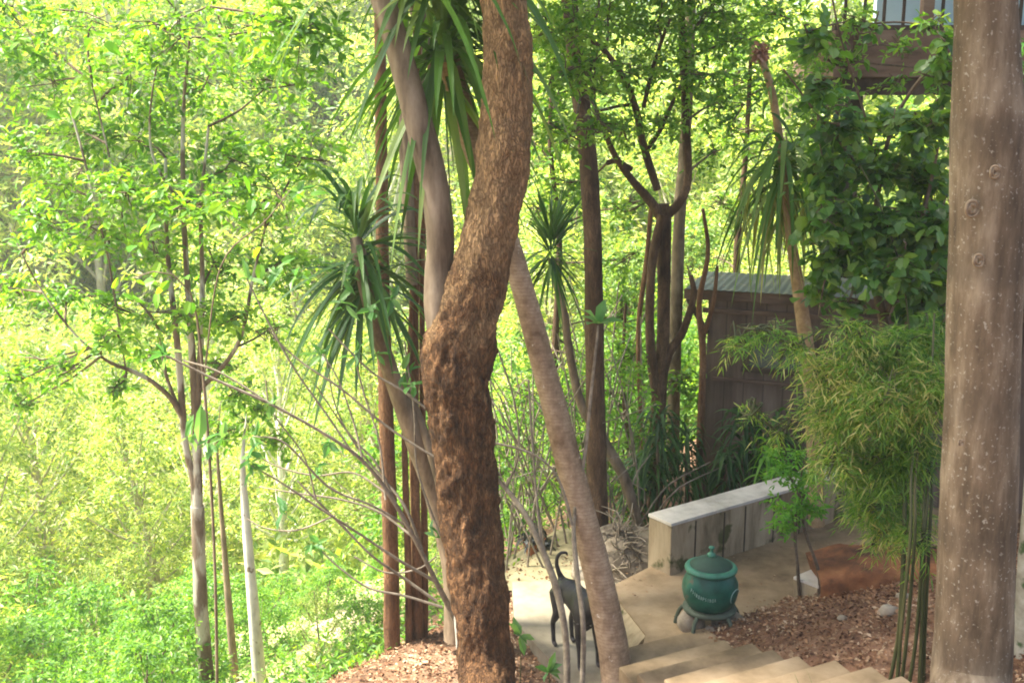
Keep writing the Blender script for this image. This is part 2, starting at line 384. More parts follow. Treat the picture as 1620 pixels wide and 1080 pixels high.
M['stone'] = surf('stone', [(.12, .095, .065), (.22, .18, .13), (.3, .26, .2)], scale=8, bump=.5)
M['dog'] = surf('dog_fur', [(.012, .011, .012), (.026, .023, .024), (.05, .043, .04)], scale=14, stretch=(1, 1, .6), bump=.4, bdist=.006, rough=.5)
M['hut_wall'] = wallmat('hut_wall', [(.05, .034, .025), (.105, .072, .052), (.17, .125, .095)], board=1.6, direction='X', line=.6)
M['hut_trim'] = surf('hut_trim', [(.05, .032, .022), (.11, .07, .048), (.17, .12, .085)], scale=10, stretch=(.2, 1, 1), bump=.3)
M['roof'] = surf('roof_sheet', [(.03, .036, .028), (.055, .06, .048), (.09, .09, .075)], scale=3, bump=.2, rough=.5, specks=((.16, .12, .07), 7, .6))
M['glass'] = plain('dusty_glass', (.07, .09, .07), rough=.25, spec=.6, var=.2)
M['deck'] = surf('deck_wood', [(.05, .028, .018), (.13, .08, .055), (.2, .14, .1)], scale=6, stretch=(.25, 1, 1), bump=.4)
M['dark_wood'] = surf('dark_wood', [(.02, .014, .01), (.045, .032, .022), (.08, .055, .04)], scale=6, bump=.3)
M['bluewall'] = plain('blue_panel', (.42, .58, .62), rough=.6, var=.08, scale=3)
M['terracotta'] = plain('terracotta', (.35, .12, .05), rough=.8)
M['litter'] = leafmat('dead_leaf', [(.05, .02, .01), (.12, .055, .026), (.20, .10, .05), (.28, .16, .085), (.42, .31, .2)], trans=.1, tcol=(1.2, 1, .8), rough=.7, spec=.2)
# foliage
M['lf_left'] = leafmat('leaf_left', [(.045, .125, .018), (.078, .19, .024), (.125, .26, .03), (.21, .34, .05)], trans=.5)
M['lf_mid'] = leafmat('leaf_mid', [(.042, .11, .018), (.072, .17, .024), (.115, .23, .034), (.2, .31, .065)], trans=.52)
M['lf_far'] = leafmat('leaf_far', [(.06, .13, .028), (.10, .19, .038), (.17, .27, .06), (.29, .37, .13)], trans=.45)
M['lf_far2'] = leafmat('leaf_far_bright', [(.10, .18, .04), (.19, .28, .075), (.31, .39, .14), (.52, .53, .30)], trans=.5)  # overexposed sunlight on far foliage painted into these pale tones
M['lf_far3'] = leafmat('leaf_far_dark', [(.03, .085, .03), (.05, .12, .035), (.08, .16, .05), (.13, .2, .08)], trans=.35)
M['lf_strap'] = leafmat('strap_leaf', [(.035, .085, .014), (.055, .13, .02), (.085, .17, .03), (.17, .23, .07)], trans=.32, rough=.5, spec=.3, tcol=(2, 2, .8))
M['lf_strap_dk'] = leafmat('strap_leaf_dark', [(.016, .05, .012), (.028, .08, .017), (.05, .115, .025), (.09, .15, .045)], trans=.28, rough=.5, spec=.3, tcol=(2, 2, .8))
M['lf_skirt'] = leafmat('skirt_leaf', [(.12, .17, .04), (.2, .24, .06), (.3, .27, .1)], trans=.4, tcol=(1.8, 1.7, .8))
M['lf_broad'] = leafmat('broad_leaf', [(.022, .065, .014), (.045, .12, .02), (.08, .18, .03), (.16, .25, .06)], trans=.42, rough=.4, spec=.5)
M['lf_bamboo'] = leafmat('bamboo_leaf', [(.04, .11, .012), (.07, .17, .018), (.11, .22, .025), (.19, .28, .045), (.40, .35, .15)], trans=.48, tcol=(2, 2, .7))
M['lf_sap'] = leafmat('sapling_leaf', [(.06, .19, .02), (.11, .28, .03), (.18, .36, .05)], trans=.5)
M['lf_big'] = leafmat('big_leaf', [(.05, .14, .04), (.085, .20, .065), (.15, .27, .09)], trans=.45, tcol=(2, 2.1, 1))
M['lf_shade'] = leafmat('shade_leaf', [(.02, .08, .014), (.04, .13, .02), (.08, .19, .03)], trans=.4)
M['lf_dry'] = leafmat('dry_flower', [(.2, .09, .05), (.34, .17, .11), (.4, .24, .18)], trans=.2, tcol=(1.2, 1, .9))

# ------------------------------------------------------------------ ground
def grid(name, xs, ys, fz, mat, kind='structure'):
    X, Y = np.meshgrid(xs, ys); Z = fz(X, Y)
    V = np.stack([X, Y, Z], -1).reshape(-1, 3); nx, ny = len(xs), len(ys)
    i = np.arange(ny - 1)[:, None] * nx; j = np.arange(nx - 1)[None, :]
    f = np.stack([i + j, i + j + 1, i + nx + j + 1, i + nx + j], -1).reshape(-1, 4)
    mb = MB(); mb.add(V, f); o = mb.build(name, mat); o['kind'] = kind; return o
def gm():
    m = surf('ground_soil', [(.05, .026, .014), (.12, .066, .036), (.21, .13, .08)], scale=8, bump=.9, bdist=.04, specks=((.32, .22, .14), 18, .6))
    nt = m.node_tree; nd, lk = nt.nodes, nt.links; p = nd['Principled BSDF']; old = p.inputs['Base Color'].links[0].from_socket
    tc = nd.new('ShaderNodeTexCoord'); sx = nd.new('ShaderNodeSeparateXYZ'); lk.new(tc.outputs['Object'], sx.inputs[0])
    mr = nd.new('ShaderNodeMapRange'); mr.inputs['From Min'].default_value = -1.2; mr.inputs['From Max'].default_value = -3.5
    lk.new(sx.outputs['Z'], mr.inputs['Value'])
    mry = nd.new('ShaderNodeMapRange'); mry.inputs['From Min'].default_value = 18; mry.inputs['From Max'].default_value = 24
    lk.new(sx.outputs['Y'], mry.inputs['Value'])
    mxm = nd.new('ShaderNodeMath'); mxm.operation = 'MAXIMUM'; lk.new(mr.outputs[0], mxm.inputs[0]); lk.new(mry.outputs[0], mxm.inputs[1])
    n = nd.new('ShaderNodeTexNoise'); n.inputs['Scale'].default_value = .7; n.inputs['Detail'].default_value = 6; lk.new(tc.outputs['Object'], n.inputs['Vector'])
    g = ramp(nd, [(.3, (.16, .2, .05)), (.48, (.36, .38, .16)), (.62, (.52, .48, .3))]); lk.new(n.outputs['Fac'], g.inputs[0])  # straw-pale stops paint the blown-out glare into the far ground
    x = nd.new('ShaderNodeMixRGB'); lk.new(mxm.outputs[0], x.inputs[0]); lk.new(old, x.inputs[1]); lk.new(g.outputs[0], x.inputs[2])
    lk.new(x.outputs[0], p.inputs['Base Color'])
    return m
xs = np.unique(np.concatenate([np.linspace(-70, -8, 60), np.linspace(-8, 8, 161), np.linspace(8, 70, 60)]))
ys = np.unique(np.concatenate([np.linspace(-12, 3, 20), np.linspace(3, 16, 131), np.linspace(16, 95, 80)]))
def fz(X, Y):
    Z = height(X, Y)
    # small clods close to the camera
    m = (np.abs(X) < 8) & (Y < 16)
    it = np.argwhere(m)
    for a, b in it:
        Z[a, b] += .035 * mnoise.noise(Vector((X[a, b] * 3.1, Y[a, b] * 3.1, 0))) + .02 * mnoise.noise(Vector((X[a, b] * 9, Y[a, b] * 9, 4)))
    return Z
ground = grid('ground', xs, ys, fz, gm())

# ---- concrete path, landing terrace
path = MB()
prism(path, [(0.00, 8.85), (0.02, 8.10), (0.34, 7.33), (0.62, 6.55), (1.3, 6.6), (1.3, 8.9)], -0.45, -0.20)
o = path.build('path', M['path'], smooth=False); o['kind'] = 'structure'
ter = MB()
prism(ter, [tuple(PZ(963, 929, 0)[:2]), tuple(PZ(1021, 1003, 0)[:2]), (0.80, 6.7), (2.2, 6.9), (4.2, 7.2), (4.6, 9.6), (3.4, 10.9), (2.1, 10.3), tuple(PZ(1034, 893, 0)[:2])], -0.5, 0.0)
o = ter.build('landing', M['concrete'], smooth=False); o['kind'] = 'structure'
rp = MB()
a1, a2 = PZ(963, 929, 0)[:2], PZ(1021, 1003, 0)[:2]
rp.add([[a1[0], a1[1], -.012], [a2[0], a2[1], -.012], [a1[0] - .1, a1[1] - .1, -.2], [a2[0] - .2, a2[1] - .12, -.2], [a1[0], a1[1], -.3], [a2[0], a2[1], -.3]],
       [[0, 1, 3, 2], [2, 3, 5, 4], [0, 2, 4, 4], [1, 5, 3, 3]][:2])
rp.add([[a1[0], a1[1], -.012], [a1[0] - .1, a1[1] - .1, -.2], [a1[0], a1[1], -.3]], [[0, 1, 2]])
rp.add([[a2[0], a2[1], -.012], [a2[0] - .2, a2[1] - .12, -.2], [a2[0], a2[1], -.3]], [[0, 2, 1]])
o = rp.build('ramp', M['bench_side'], smooth=False); o['kind'] = 'structure'

pp_ = MB(); n_ = 24; V = []
for j in range(n_):
    for i in range(n_):
        x = -.35 + 1.5 * i / (n_ - 1); y = 8.86 + 1.5 * j / (n_ - 1); V.append([x, y, hz(x, y) + .03 + .02 * mnoise.noise(Vector((x * 5, y * 5, 1)))])
pp_.add(V, [[j * n_ + i, j * n_ + i + 1, (j + 1) * n_ + i + 1, (j + 1) * n_ + i] for j in range(n_ - 1) for i in range(n_ - 1)])
o = pp_.build('lower_path', surf('sunlit_ground', [(.18, .15, .075), (.27, .23, .13), (.36, .32, .19)], scale=5, bump=.4), None); o['kind'] = 'structure'  # bright sunlit ground beyond the path, put into a pale sheet's colour
# ---- stairs
st = thing('concrete_stairs', 'tan concrete stairs climbing to the right at the bottom edge of the picture', 'stairs', (1.1, 6.6, 0))
wd = np.array([.893, .45]); wd /= np.linalg.norm(wd); cd = np.array([.10, -.30])
L0 = np.array([.737, 6.79])
import bmesh as _bm
def bevel_box_obj(name, corners, z0, z1, mat, parent, bev=.012, jit=.0):
    mb = MB(); prism(mb, corners, z0, z1); o = mb.build(name, mat, parent, smooth=False)
    bm = _bm.new(); bm.from_mesh(o.data); _bm.ops.remove_doubles(bm, verts=bm.verts, dist=1e-5)
    # join the fans back to n-gons, subdivide and wear the edges
    _bm.ops.dissolve_limit(bm, angle_limit=.02, verts=bm.verts, edges=bm.edges)
    _bm.ops.bevel(bm, geom=[e for e in bm.edges], offset=bev, segments=2, affect='EDGES', profile=.6)
    bm.to_mesh(o.data); bm.free(); o.data.update(); return o
for i in range(-1, 11):
    z = .12 * (i + 1) if i >= 0 else .055
    c = L0 + cd * i
    l = c - wd * (.02 + .02 * math.sin(i * 2.1)); r = c + wd * (.86 + .035 * math.sin(i * 1.7))
    n_ = cd / np.linalg.norm(cd) * (.33 if i < 10 else 2.2)
    if i < 0: l = c + wd * .06; r = c + wd * .9
    bevel_box_obj('step', [tuple(l), tuple(l + n_), tuple(r + n_), tuple(r)], max(-.45, z - .5), z, M['concrete'], st)

# ---- bench wall
A = PZ(1027, 814, .45)[:2]; Bf = PZ(1062, 829, .45)[:2]; C = PZ(1248, 752, .45)[:2]
ln = (C - A) / np.linalg.norm(C - A); pn = np.array([ln[1], -ln[0]]); wdt = .27
bench = thing('concrete_bench', 'long low concrete bench wall with whitish top behind the green jar', 'bench', (A[0], A[1], 0))
ends = A + ln * 2.7
bevel_box_obj('bench_body', [tuple(A), tuple(ends), tuple(ends + pn * wdt), tuple(A + pn * wdt)], -.3, .432, M['bench_side'], bench, bev=.008)
g_ = .006
bevel_box_obj('bench_top', [tuple(A - ln * g_ - pn * g_), tuple(ends), tuple(ends + pn * (wdt + g_)), tuple(A - ln * g_ + pn * (wdt + g_))], .434, .462, M['bench_top'], bench, bev=.005)
for k, tt in enumerate((.28, .62, .88, 1.25, 1.6)):
    jm = MB(); q = A + ln * tt + pn * (wdt + .001); box(jm, (q[0], q[1], .2), (.012, .008, .44), rz=math.atan2(ln[1], ln[0])); jm.build('joint_groove', M['dark_wood'], bench, smooth=False)

# ---- short block with white top
b0 = PZ(1256, 912, .24)[:2]
blk = thing('concrete_block', 'short concrete seat end with white top beside the rust coloured bank', 'block', (b0[0], b0[1], 0))
u = PZ(1302, 893, .24)[:2] - b0; u /= np.linalg.norm(u); v_ = np.array([u[1], -u[0]])
bevel_box_obj('block_body', [tuple(b0), tuple(b0 + u * .9), tuple(b0 + u * .9 + v_ * .22), tuple(b0 + v_ * .22)], -.2, .22, M['bench_side'], blk, bev=.006)
bevel_box_obj('block_top', [tuple(b0 - .005), tuple(b0 + u * .9), tuple(b0 + u * .9 + v_ * .226), tuple(b0 + v_ * .226)], .222, .245, M['bench_top'], blk, bev=.004)

# ---- litter bed: a soil mound right of the stairs
BED = [PZ(1135, 1003, .02)[:2], PZ(1250, 955, 0)[:2], PZ(1420, 935, .1)[:2]]
def bed_h(x, y):
    x = np.asarray(x, float); y = np.asarray(y, float)
    # height over the landing: grows to the right and towards the camera alongside the stairs
    e = (x - L0[0]) * wd[0] + (y - L0[1]) * wd[1] - .86          # distance right of the stairs
    up = np.clip(((x - L0[0]) * cd[0] + (y - L0[1]) * cd[1]) / .1, -8, 12) * .12   # stair height here
    f = PZ(1175, 985, 0)[:2]; g = PZ(1330, 925, 0)[:2]
    dn = (g - f) / np.linalg.norm(g - f); nn = np.array([dn[1], -dn[0]])
    s = (x - f[0]) * nn[0] + (y - f[1]) * nn[1]                  # distance in front of the back line
    z = np.minimum(.05 + .45 * np.clip(s, -.5, 9), np.maximum(up + .1, .04) + .35 * np.clip(e, 0, 3))
    z = np.minimum(z, .05 + .42 * s)
    z = np.where(s < 0, s * .6 + .02, z)
    z = np.where(e < 0, z + e * 1.6, z)
    return z
xb = np.linspace(1.2, 5.5, 110); yb = np.linspace(3.2, 8.6, 120)
def fb(X, Y):
    Z = bed_h(X, Y)
    for a in range(Z.shape[0]):
        for b in range(Z.shape[1]):
            Z[a, b] += .03 * mnoise.noise(Vector((X[a, b] * 4, Y[a, b] * 4, 2)))
    return np.maximum(Z, -.35)
bed = grid('soil_bed', xb, yb, fb, M['soil'])

def litter(name, label, xy, hf, n, lL=.045):
    p = xy(n); z = hf(p[:, 0], p[:, 1])
    pos = np.c_[p, z + rng.uniform(.004, .03, n)]
    d = rng.normal(0, 1, (n, 3)); d[:, 2] *= .35
    U = np.array([0, 0, 1.0]) + rng.normal(0, .45, (n, 3))
    sc = rng.uniform(.5, 1.5, n)
    mb = MB(); leaves(mb, pos, d, U, lL * sc, lL * .55 * sc, T_QUAD)
    return tag(mb.build(name, M['litter'], smooth=False), label, 'leaf litter', kind='stuff')
def xy_bed(n):
    out = []
    while len(out) < n:
        p = np.c_[rng.uniform(1.3, 4.2, 4 * n), rng.uniform(4.5, 8.4, 4 * n)]
        e = (p[:, 0] - L0[0]) * wd[0] + (p[:, 1] - L0[1]) * wd[1] - .86
        z = bed_h(p[:, 0], p[:, 1]); ok = (z > -.01) & (e > -.05)
        out += list(p[ok])
    return np.array(out[:n])
litter('leaf_litter', 'brown fallen leaves covering the bed to the right of the stairs', xy_bed, lambda x, y: np.maximum(bed_h(x, y), 0), 17000, .029)
def xy_left(n):
    out = []
    while len(out) < n:
        p = np.c_[rng.uniform(-2.6, 1.4, 4 * n), rng.uniform(5.6, 10, 4 * n)]
        s = brink(p[:, 0], p[:, 1])
        onp = (p[:, 0] > .05 + .45 * np.clip(8.1 - p[:, 1], 0, 9)) & (p[:, 1] < 8.9)
        ok = (s < .5) & ~onp
        out += list(p[ok])
    return np.array(out[:n])
litter('leaf_litter', 'reddish brown fallen leaves over the soil mound around the big trunk', xy_left, height, 16000, .03)

pl_ = []
while len(pl_) < 260:
    x, y = rng.uniform(.9, 3.6), rng.uniform(7.0, 9.6)
    if (x - L0[0]) * wd[0] + (y - L0[1]) * wd[1] > .1: pl_.append((x, y))
pl_ = np.array(pl_); mb = MB(); n = len(pl_)
leaves(mb, np.c_[pl_, rng.uniform(.006, .012, n)], rng.normal(0, 1, (n, 3)) * [1, 1, .08], np.array([0, 0, 1.0]) + rng.normal(0, .15, (n, 3)), rng.uniform(.015, .04, n), rng.uniform(.008, .02, n), T_QUAD)
tag(mb.build('leaf_litter', M['litter'], smooth=False), 'few dry leaves strewn over the tan landing around the jar', 'leaf litter', kind='stuff')
# ---- clay bank
cb = MB(); q0 = PY(1303, 905, 7.62); q1 = PY(1450, 905, 7.5)
rock_pts = []
ncol, nrow = 40, 12
V = []
for j in range(nrow + 1):
    for i in range(ncol + 1):
        u_ = i / ncol; w_ = j / nrow
        x = q0[0] + (q1[0] + .7 - q0[0]) * u_; y = q0[1] + (q1[1] - q0[1]) * u_
        if w_ < .7: zz = -.05 + (.50 * min(1, .8 + u_)) * w_ / .7; yy = y + .05 * w_
        else: zz = -.05 + .50 * min(1, .8 + u_); yy = y + .05 + (w_ - .7) * 1.6
        k = mnoise.noise(Vector((x * 5, yy * 5, zz * 5))) * .05
        V.append([x, yy - k, zz + k])
f = [[j * (ncol + 1) + i, j * (ncol + 1) + i + 1, (j + 1) * (ncol + 1) + i + 1, (j + 1) * (ncol + 1) + i] for j in range(nrow) for i in range(ncol)]
cb.add(V, f)
# left end face
V2 = []
for j in range(nrow + 1):
    b_ = V[j * (ncol + 1)]; V2 += [b_, [b_[0] + .16, q0[1] + .55, -.08]]
cb.add(V2, [[2 * j, 2 * j + 2, 2 * j + 3, 2 * j + 1] for j in range(nrow)])
o = cb.build('clay_bank', M['clay']); o['kind'] = 'structure'

# ------------------------------------------------------------------ green jar bin
J = PZ(1121, 992, 0); J[2] = 0
jar = thing('jar_bin', 'round green clay jar bin with a lidded light green rim on a low stand', 'bin', J)
jc = J + np.array([0, 0, .0])
mb = MB(); lathe(mb, [(.0, .17), (.135, .17), (.165, .195), (.195, .25), (.208, .315), (.203, .37), (.18, .42), (.16, .445), (.155, .46), (.17, .47)], jc, 56)
jb = mb.build('jar_body', M['pot'], jar)
mb = MB(); a = np.linspace(0, 2 * math.pi, 17)
lathe(mb, [(.163 + .031 * math.cos(t), .478 + .024 * math.sin(t)) for t in a], jc, 56); mb.build('jar_rim', M['pot_rim'], jar)
mb = MB(); lathe(mb, [(.158, .488), (.156, .506), (.12, .532), (.06, .562), (.02, .575), (0, .576)], jc, 48); lid = mb.build('lid', M['pot_lid'], jar)
mb = MB(); lathe(mb, [(.0, .57), (.036, .568), (.03, .59), (.014, .598), (.012, .622), (.022, .632), (.022, .642), (.0, .648)], jc, 20)
mb.build('knob', M['pot_rim'], lid)
# stand: ring and curved legs
mb = MB(); lathe(mb, [(.0, .145), (.185, .145), (.196, .15), (.2, .165), (.196, .178), (.14, .18)], jc, 48); mb.build('stand_ring', M['stand'], jar)
for k in range(5):
    a = math.radians(-128 + 72 * k); dr = np.array([math.cos(a), math.sin(a), 0])
    mb = MB(); tube(mb, [jc + dr * .13 + [0, 0, .16], jc + dr * .2 + [0, 0, .14], jc + dr * .235 + [0, 0, .08], jc + dr * .25 + [0, 0, .0]], [.017, .016, .015, .018], n=12, seg=8)
    mb.build('leg', M['stand'], jar)
# faded lettering band: small strokes curving over the belly (not readable in the photo)
mb = MB()
def on_belly(az, z):
    r = np.interp(z, [.195, .25, .315, .37, .42], [.167, .197, .210, .205, .182]) + .0025
    return jc + np.array([r * math.cos(az), r * math.sin(az), z])
az0 = R(-142); step = R(4.6)
for k in range(12):
    a0 = az0 + k * step; zb = .355 - .055 * math.sin((k + 1) / 12 * 1.9); h = .026
    pat = [[(0, 0), (0, 1), (.6, .9), (.6, .5), (0, .5)], [(0, 0), (.3, 1), (.6, 0)], [(0, 1), (0, 0), (.6, 0), (.6, 1)], [(0, 0), (0, 1), (.6, .5), (0, .4), (.6, 0)], [(.3, 0), (.3, 1)], [(.6, 1), (0, .8), (.6, .3), (0, 0)]][(k * 5) % 6]
    pts = [on_belly(a0 + q[0] * step * .85, zb + q[1] * h) for q in pat]
    for p0, p1 in zip(pts[:-1], pts[1:]): tube(mb, [p0, p1], [.002, .002], n=2, seg=4, cap=True)
mb.build('faded_lettering', M['pot_mark'], jb)
mb = MB()
pts = [on_belly(R(-38) + R(17) * math.cos(t), .305 + .055 * math.sin(t)) for t in np.linspace(R(20), R(215), 16)]
tube(mb, pts, [.004] * 16, n=32, seg=5); mb.build('emblem_arc', M['pot_mark'], jb)
for k, (px, py, s) in enumerate([(1094, 993, (.105, .09, .115)), (1150, 990, (.13, .09, .08)), (1128, 1002, (.07, .06, .05))]):
    p = PZ(px, py, 0); mb = MB(); rock(mb, (p[0], p[1] - .02, s[2] * .55), s, k * 3.3)
    lab = ['rounded grey stone under the left side of the jar stand', 'broad brown stone under the right side of the jar stand', 'small brown stone at the front of the jar stand'][k]
    tag(mb.build('stone', M['stone']), lab, 'stone', 'stones around the jar stand')
for k, (px, py) in enumerate([(1402, 1033), (1425, 992), (1330, 1010)]):
    p = PZ(px, py, .3); mb = MB(); zz = float(bed_h(p[0], p[1])); s = [(.07, .055, .045), (.05, .04, .03), (.035, .03, .02)][k]
    rock(mb, (p[0], p[1], zz + .02), s, k + 9)
    tag(mb.build('stone', M['stone']), ['pale stone lying in the dead leaves near the bamboo stems', 'small stone in the dead leaves left of the bamboo stems', 'tiny pale pebble in the middle of the dead leaves'][k], 'stone')

# ------------------------------------------------------------------ dog
def skin_obj(name, nodes, edges, mat, parent=None, sub=2):
    base = world_loc(parent) if parent is not None else np.zeros(3)
    me = bpy.data.meshes.new(name); me.from_pydata([tuple(np.array(n[:3]) - base) for n in nodes], edges, [])
    o = bpy.data.objects.new(name, me); COL.objects.link(o)
    sk = o.modifiers.new('skin', 'SKIN'); sk.use_smooth_shade = True
    for i, n in enumerate(nodes):
        s = me.skin_vertices[0].data[i]; s.radius = (n[3], n[4] if len(n) > 4 else n[3]); s.use_root = (i == 0)
    sb = o.modifiers.new('sub', 'SUBSURF'); sb.levels = sub; sb.render_levels = sub
    dg = bpy.context.evaluated_depsgraph_get(); ev = o.evaluated_get(dg)
    m2 = bpy.data.meshes.new_from_object(ev); o.modifiers.clear(); o.data = m2
    m2.materials.clear(); m2.materials.append(mat)
    for p in m2.polygons: p.use_smooth = True
    if parent is not None: o.parent = parent
    return o
# local frame: origin on the path under the trunk centre; X forward (head), Y left, Z up
DO = PZ(912, 1038, -.2); DO[2] = -.2
yaw = R(-66)        # heading right and towards the camera
fx = np.array([math.cos(yaw), math.sin(yaw), 0]); fy = np.array([-fx[1], fx[0], 0])
def DG(x, y, z): return DO + fx * x + fy * y + np.array([0, 0, z])
N_ = []; E_ = []
def dn(x, y, z, r, r2=None):
    p = DG(x, y, z); g = 1.12; N_.append((p[0], p[1], p[2], r * g, (r2 or r) * g)); return len(N_) - 1
def chain(first, pts):
    pr = first
    for q in pts:
        k = dn(*q); E_.append((pr, k)); pr = k
    return pr
pel = dn(-.20, 0, .49, .078, .085)
lo = chain(pel, [(-.10, 0, .475, .075, .085), (0.0, 0, .46, .085, .10), (.10, 0, .455, .09, .115), (.19, 0, .47, .085, .11)])
nk = chain(lo, [(.26, 0, .53, .062, .068), (.315, 0, .59, .052, .055)])
hd = chain(nk, [(.36, 0, .63, .058, .055), (.42, 0, .622, .042, .042), (.48, 0, .605, .028, .03), (.51, 0, .60, .02, .02)])
tb = DG(-.255, 0, .515) - DO
def WL(dx, dz): # offset from the tail root, sideways to the viewer
    q = tb + np.array([dx, 0, dz]); return (float(q @ fx), float(q @ fy), float(q[2]))
chain(pel, [(*WL(0, 0), .026), (*WL(-.025, .06), .017), (*WL(-.042, .12), .0145), (*WL(-.038, .175), .0135), (*WL(-.012, .212), .012), (*WL(.028, .215), .010), (*WL(.042, .195), .007)])
for s in (1, -1):
    chain(pel, [(-.215, s * .06, .42, .058, .06), (-.165, s * .075, .30, .036), (-.245, s * .078, .185, .019), (-.235, s * .078, .08, .015), (-.225, s * .078, .028, .017), (-.185, s * .078, .016, .014)])
    chain(lo, [(.20, s * .062, .38, .045, .05), (.165, s * .072, .265, .028), (.19, s * .075, .14, .018), (.192, s * .075, .05, .0145), (.20, s * .075, .02, .018), (.235, s * .075, .015, .014)])
dog = thing('dog', 'slim black dog with upright curled tail standing on the grey path', 'dog', DO)
skin_obj('dog_body', N_, E_, M['dog'], dog)
for s in (1, -1):
    mb = MB(); b1 = DG(.345, s * .03, .665); b2 = DG(.385, s * .045, .65); tp = DG(.35, s * .07, .73); bk = DG(.34, s * .055, .65)
    mb.add([b1, b2, bk, tp], [[0, 1, 3], [1, 2, 3], [2, 0, 3], [0, 2, 1]]); mb.build('ear', M['dog'], dog)
    mb = MB(); rock(mb, DG(.415, s * .033, .64), (.009, .009, .009), 1, 2); mb.build('eye', plain('dog_eye', (.02, .012, .008), rough=.1), dog)
mb = MB(); rock(mb, DG(.525, 0, .605), (.012, .012, .01), 2, 2); mb.build('nose', plain('dog_nose', (.01, .01, .01), rough=.3), dog)

# ------------------------------------------------------------------ pot plant behind the path
pp = PY(846, 900, 9.95); pz = hz(pp[0], pp[1])
pl = thing('potted_plant', 'dark leaved plant in an orange clay pot beyond the end of the path', 'potted plant', (pp[0], pp[1], pz))
ztop = pz + .15
mb = MB(); lathe(mb, [(.0, pz - .05), (.07, pz - .05), (.10, ztop - .03), (.115, ztop - .025), (.115, ztop), (.09, ztop), (.09, ztop - .03), (0, ztop - .03)], (pp[0], pp[1], 0), 28)
mb.build('pot', M['terracotta'], pl)
mb = MB(); n = 60; d = rng.normal(0, 1, (n, 3)); d[:, 2] = np.abs(d[:, 2]) * 1.6 + .5
ribbons(mb, np.tile([pp[0], pp[1], ztop - .02], (n, 1)) + rng.normal(0, .06, (n, 3)) * [1, 1, 0], d, rng.uniform(.15, .28, n), .045, rng.uniform(.3, .9, n))
mb.build('leaves', leafmat('black_leaf', [(.01, .012, .01), (.03, .035, .03), (.06, .06, .055)], trans=.1), pl)

# ------------------------------------------------------------------ hut
K0 = PZ(1122, 450, 2.05)[:2]; K1 = PZ(1292, 459, 2.05)[:2]
hd_ = (K1 - K0) / np.linalg.norm(K1 - K0); hang = math.atan2(hd_[1], hd_[0]); hn = np.array([-hd_[1], hd_[0]])
hut = thing('hut', 'dark brown board hut with flat grey green sheet roof behind the bench', 'hut', (K0[0], K0[1], -.3))
hut.rotation_euler = (0, 0, hang)
def hl(name, mb, mat, parent=hut, smooth=False):      # build in the hut's own frame
    o = mb.build(name, mat, None, smooth); o.parent = parent; return o
W_, D_, H_ = 4.3, 1.25, 2.28
mb = MB(); box(mb, (W_ / 2, .04, H_ / 2), (W_, .08, H_)); box(mb, (.04, D_ / 2 + .04, H_ / 2), (.08, D_ - .08, H_)); box(mb, (W_ - .04, D_ / 2 + .04, H_ / 2), (.08, D_ - .08, H_)); box(mb, (W_ / 2, D_, H_ / 2), (W_ - .17, .08, H_))
hl('wall', mb, M['hut_wall'])
mb = MB()
n = 150; xx = np.linspace(-.22, 1.75, n); V = []
for j, yy in enumerate((-.12, .5, 1.15)):
    for x in xx: V.append([x, yy, H_ + .035 + .0 * yy + .0035 * math.sin(x * 2 * math.pi / .076)])
for yy in (-.12, .5, 1.15):
    for x in xx: V.append([x, yy, H_ + .030 + .0 * yy + .0035 * math.sin(x * 2 * math.pi / .076)])
f = []
for j in range(2):
    for i in range(n - 1):
        a = j * n + i; f.append([a, a + 1, a + n + 1, a + n]); b = a + 3 * n; f.append([b, b + n, b + n + 1, b + 1])
for i in range(n - 1): f.append([i, i + 3 * n, i + 3 * n + 1, i + 1])
mb.add(V, f); hl('roof', mb, M['roof'], smooth=False)
mb = MB(); box(mb, (.76, -.055, H_ - .03), (2.0, .03, .10)); hl('fascia', mb, M['hut_trim'])
mb = MB(); box(mb, (.9, -.02, H_ - .19), (1.9, .035, .05)); box(mb, (W_ * .5 + .25, -.018, 1.5), (W_ - .6, .03, .05), ); hl('rail_trim', mb, M['hut_trim'])
mb = MB(); box(mb, (.9, -.014, 1.38), (1.65, .026, .035), 0); hl('rail_trim', mb, M['hut_trim'])
# left eave bracket
mb = MB(); tube(mb, [(.0, -.02, 1.85), (-.2, -.04, 2.2)], [.03, .03], seg=6); box(mb, (-.1, D_ * .5, H_ - .04), (.22, D_, .05)); hl('eave', mb, M['dark_wood'])
mb = MB(); wx, wz, ww, wh = .72, 1.68, .62, .34
for c, s in (((wx, -.03, wz + wh / 2), (ww + .1, .05, .05)), ((wx, -.03, wz - wh / 2), (ww + .1, .05, .05)), ((wx - ww / 2, -.03, wz), (.05, .045, wh - .05)), ((wx + ww / 2, -.03, wz), (.05, .045, wh - .05))): box(mb, c, s)
win = hl('window', mb, M['dark_wood'])
mb = MB(); box(mb, (wx, -.006, wz), (ww - .05, .012, wh - .05)); hl('pane', mb, M['glass'], win)
# annex on the right with its own roof edge
ax = thing('annex', 'dark brown annex wall rising behind the bamboo to the right of the hut', 'shed', (K0[0] + hd_[0] * 1.85, K0[1] + hd_[1] * 1.85, -.3)); ax.rotation_euler = (0, 0, hang)
mb = MB(); box(mb, (1.9, 1.15, 1.45), (3.8, 2.0, 2.9)); hl('wall', mb, M['hut_wall'], ax)
mb = MB(); box(mb, (.9, -.12, 2.22), (2.2, .05, .09), 0); box(mb, (1.9, .1, 2.94), (4.0, 2.4, .06)); hl('roof', mb, M['hut_trim'], ax)

